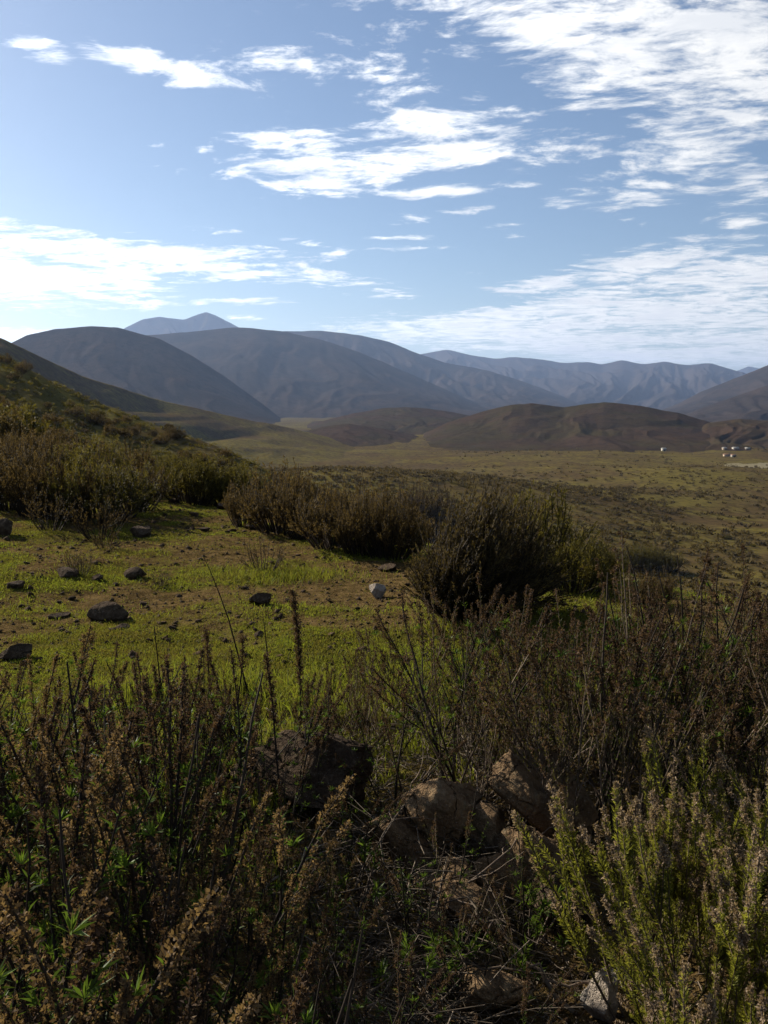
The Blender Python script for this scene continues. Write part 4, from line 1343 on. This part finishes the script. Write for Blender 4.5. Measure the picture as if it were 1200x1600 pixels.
# bushes of the valley floor and hillside one can pick out
S_FAR = [bush_mesh(800 + i, 1.0, 1.25, 40, 14, (M_DARKF, M_BROWNF, M_BROWNF, M_OLIVEF, M_BROWNF)[i], 0.10, 0.035, 0.6, fine=4, bare_low=.1, foot=.3) for i in range(5)]
vb = 0
while vb < 70:
    px, py = r.uniform(560, 1200), 715 + 185 * r.random() ** 1.3
    X, Y, Z = ground_at(px, py)
    if math.hypot(X, Y) < 100:
        vb += 1
        continue
    bush('valley_bush', X, Y, S_FAR[r.integers(5)], r.uniform(.7, 1.9), 'dark bush dotted on the open valley slope', 'bush', 'dark bushes on the valley slope', None, r.uniform(.55, .9), None, .1)
    vb += 1
hs = drop(HILLS[13])
hb, tries = 0, 0
pxs = []
while hb < 260 and tries < 6000:
    tries += 1
    dd, aa = r.uniform(24, 116), R(1) * r.uniform(-27, -9)
    X, Y = dd * math.sin(aa), dd * math.cos(aa)
    zz = hs(X, Y)
    zg = float(height(X, Y))
    zt = zg if zz is None else max(zz, zg)
    if fbm(np.array([X / 9]), np.array([Y / 9]), 3, 77)[0] + r.normal() * .3 < -0.05:
        continue
    bush('hillside_bush', X, Y, S_FAR[r.integers(5)], r.uniform(.6, 1.5), 'rounded scrub bush on the hillside at the left', 'bush', 'scrub bushes on the left hillside', None, r.uniform(.6, 1.0), zt, .08)
    hb += 1
# finer scrub between them
n = 4200
dd, aa = r.uniform(22, 118, n), R(1) * r.uniform(-28, -6, n)
X, Y = dd * np.sin(aa), dd * np.cos(aa)
Z = np.array([max(hs(p, q_) or -99, float(height(p, q_))) for p, q_ in zip(X, Y)])
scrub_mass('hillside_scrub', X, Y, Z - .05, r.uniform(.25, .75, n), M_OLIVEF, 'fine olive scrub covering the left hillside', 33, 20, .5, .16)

# ------------------------------------------------------------------ farmhouses in the valley
def mat_plain(name, c, rough=.8):
    m, q = new_mat(name)
    t = q.node('ShaderNodeTexCoord').outputs['Object']
    col = q.mix(q.ramp(q.noise(t, 1.5, 4, .6), .3, .7), c, tuple(k * .82 for k in c))
    return finish(m, q, principled(q, col, rough, None, .2))


M_WALLW = mat_plain('whitewashed_wall', (.46, .42, .35))
M_WALLT = mat_plain('tan_plaster_wall', (.48, .38, .27))
M_ROOF = mat_plain('sheet_roof', (.42, .39, .35), .6)
M_ROOFR = mat_plain('rusty_sheet_roof', (.30, .17, .11), .6)
M_PANE = mat_plain('dark_window_pane', (.03, .035, .045), .2)
M_FIELD = mat_plain('stubble_field', (.15, .12, .055), .95)


def boxm(name, x0, x1, y0, y1, z0, z1, mat, parent):
    v = [(x, y, z) for z in (z0, z1) for y in (y0, y1) for x in (x0, x1)]
    f = [(0, 2, 3, 1), (4, 5, 7, 6), (0, 1, 5, 4), (2, 6, 7, 3), (0, 4, 6, 2), (1, 3, 7, 5)]
    return mesh_obj(name, v, [np.array(f)], mat, parent, smooth=False)


def house(px, py, w, dpt, h, rz, wall, roof, label, group='farmhouses in the valley'):
    X, Y, Z = ground_at(px, py)
    root = link('farmhouse', None)
    root.location = (X, Y, Z - .2); root.rotation_euler = (0, 0, rz)
    tag(root, label, 'house', group)
    boxm('wall', -w / 2, w / 2, -dpt / 2, dpt / 2, 0, h, wall, root)
    rh = h + dpt * .22
    o = .35
    v = [(-w / 2 - o, -dpt / 2 - o, h - .05), (w / 2 + o, -dpt / 2 - o, h - .05), (w / 2 + o, dpt / 2 + o, h - .05), (-w / 2 - o, dpt / 2 + o, h - .05), (-w / 2 - o, 0, rh), (w / 2 + o, 0, rh)]
    mesh_obj('roof', v, [np.array([(0, 1, 5, 4), (2, 3, 4, 5), (3, 2, 1, 0)]), np.array([(0, 4, 3), (1, 2, 5)])], roof, root, smooth=False)
    boxm('door', -.4, .4, -dpt / 2 - .06, -dpt / 2 + .1, 0.02, h * .75, M_PANE, root)
    for sx in (-.3, .3):
        boxm('window', sx * w - .4, sx * w + .4, -dpt / 2 - .05, -dpt / 2 + .1, h * .4, h * .75, M_PANE, root)


house(1149, 703, 4.5, 3.5, 1.9, .2, M_WALLW, M_ROOF, 'largest white farmhouse in the valley cluster at the right')
house(1168, 703, 3.6, 3, 1.6, -.3, M_WALLW, M_ROOF, 'white farmhouse at the right end of the cluster')
house(1132, 703, 3, 3, 1.9, .5, M_WALLT, M_ROOF, 'tan house at the left end of the cluster')
house(1136, 713, 5, 3, 1.5, .1, M_WALLT, M_ROOFR, 'long tan shed in front of the white farmhouse')
house(1146, 714, 3, 3, 1.6, .0, M_WALLW, M_ROOFR, 'small white house with a rusty roof before the cluster')
house(1037, 705, 3.2, 3, 2.4, .2, M_WALLW, M_ROOF, 'lone white house standing left of the farm cluster', None)
# pale stubble field beside the farm
c = [ground_at(px, py) for px, py in ((1130, 725), (1300, 724), (1300, 732), (1145, 730))]
nx = 30
U, Vv = np.meshgrid(np.linspace(0, 1, nx), np.linspace(0, 1, 6), indexing='ij')
c = np.array(c)
XY = ((1 - U) * (1 - Vv))[..., None] * c[0] + (U * (1 - Vv))[..., None] * c[1] + (U * Vv)[..., None] * c[2] + ((1 - U) * Vv)[..., None] * c[3]
XY[..., 2] = height(XY[..., 0], XY[..., 1]) + .12
tag(mesh_obj('field', XY.reshape(-1, 3), [grid_faces(nx, 6)], M_FIELD), 'pale stubble field below the farmhouses', None, None, 'structure')
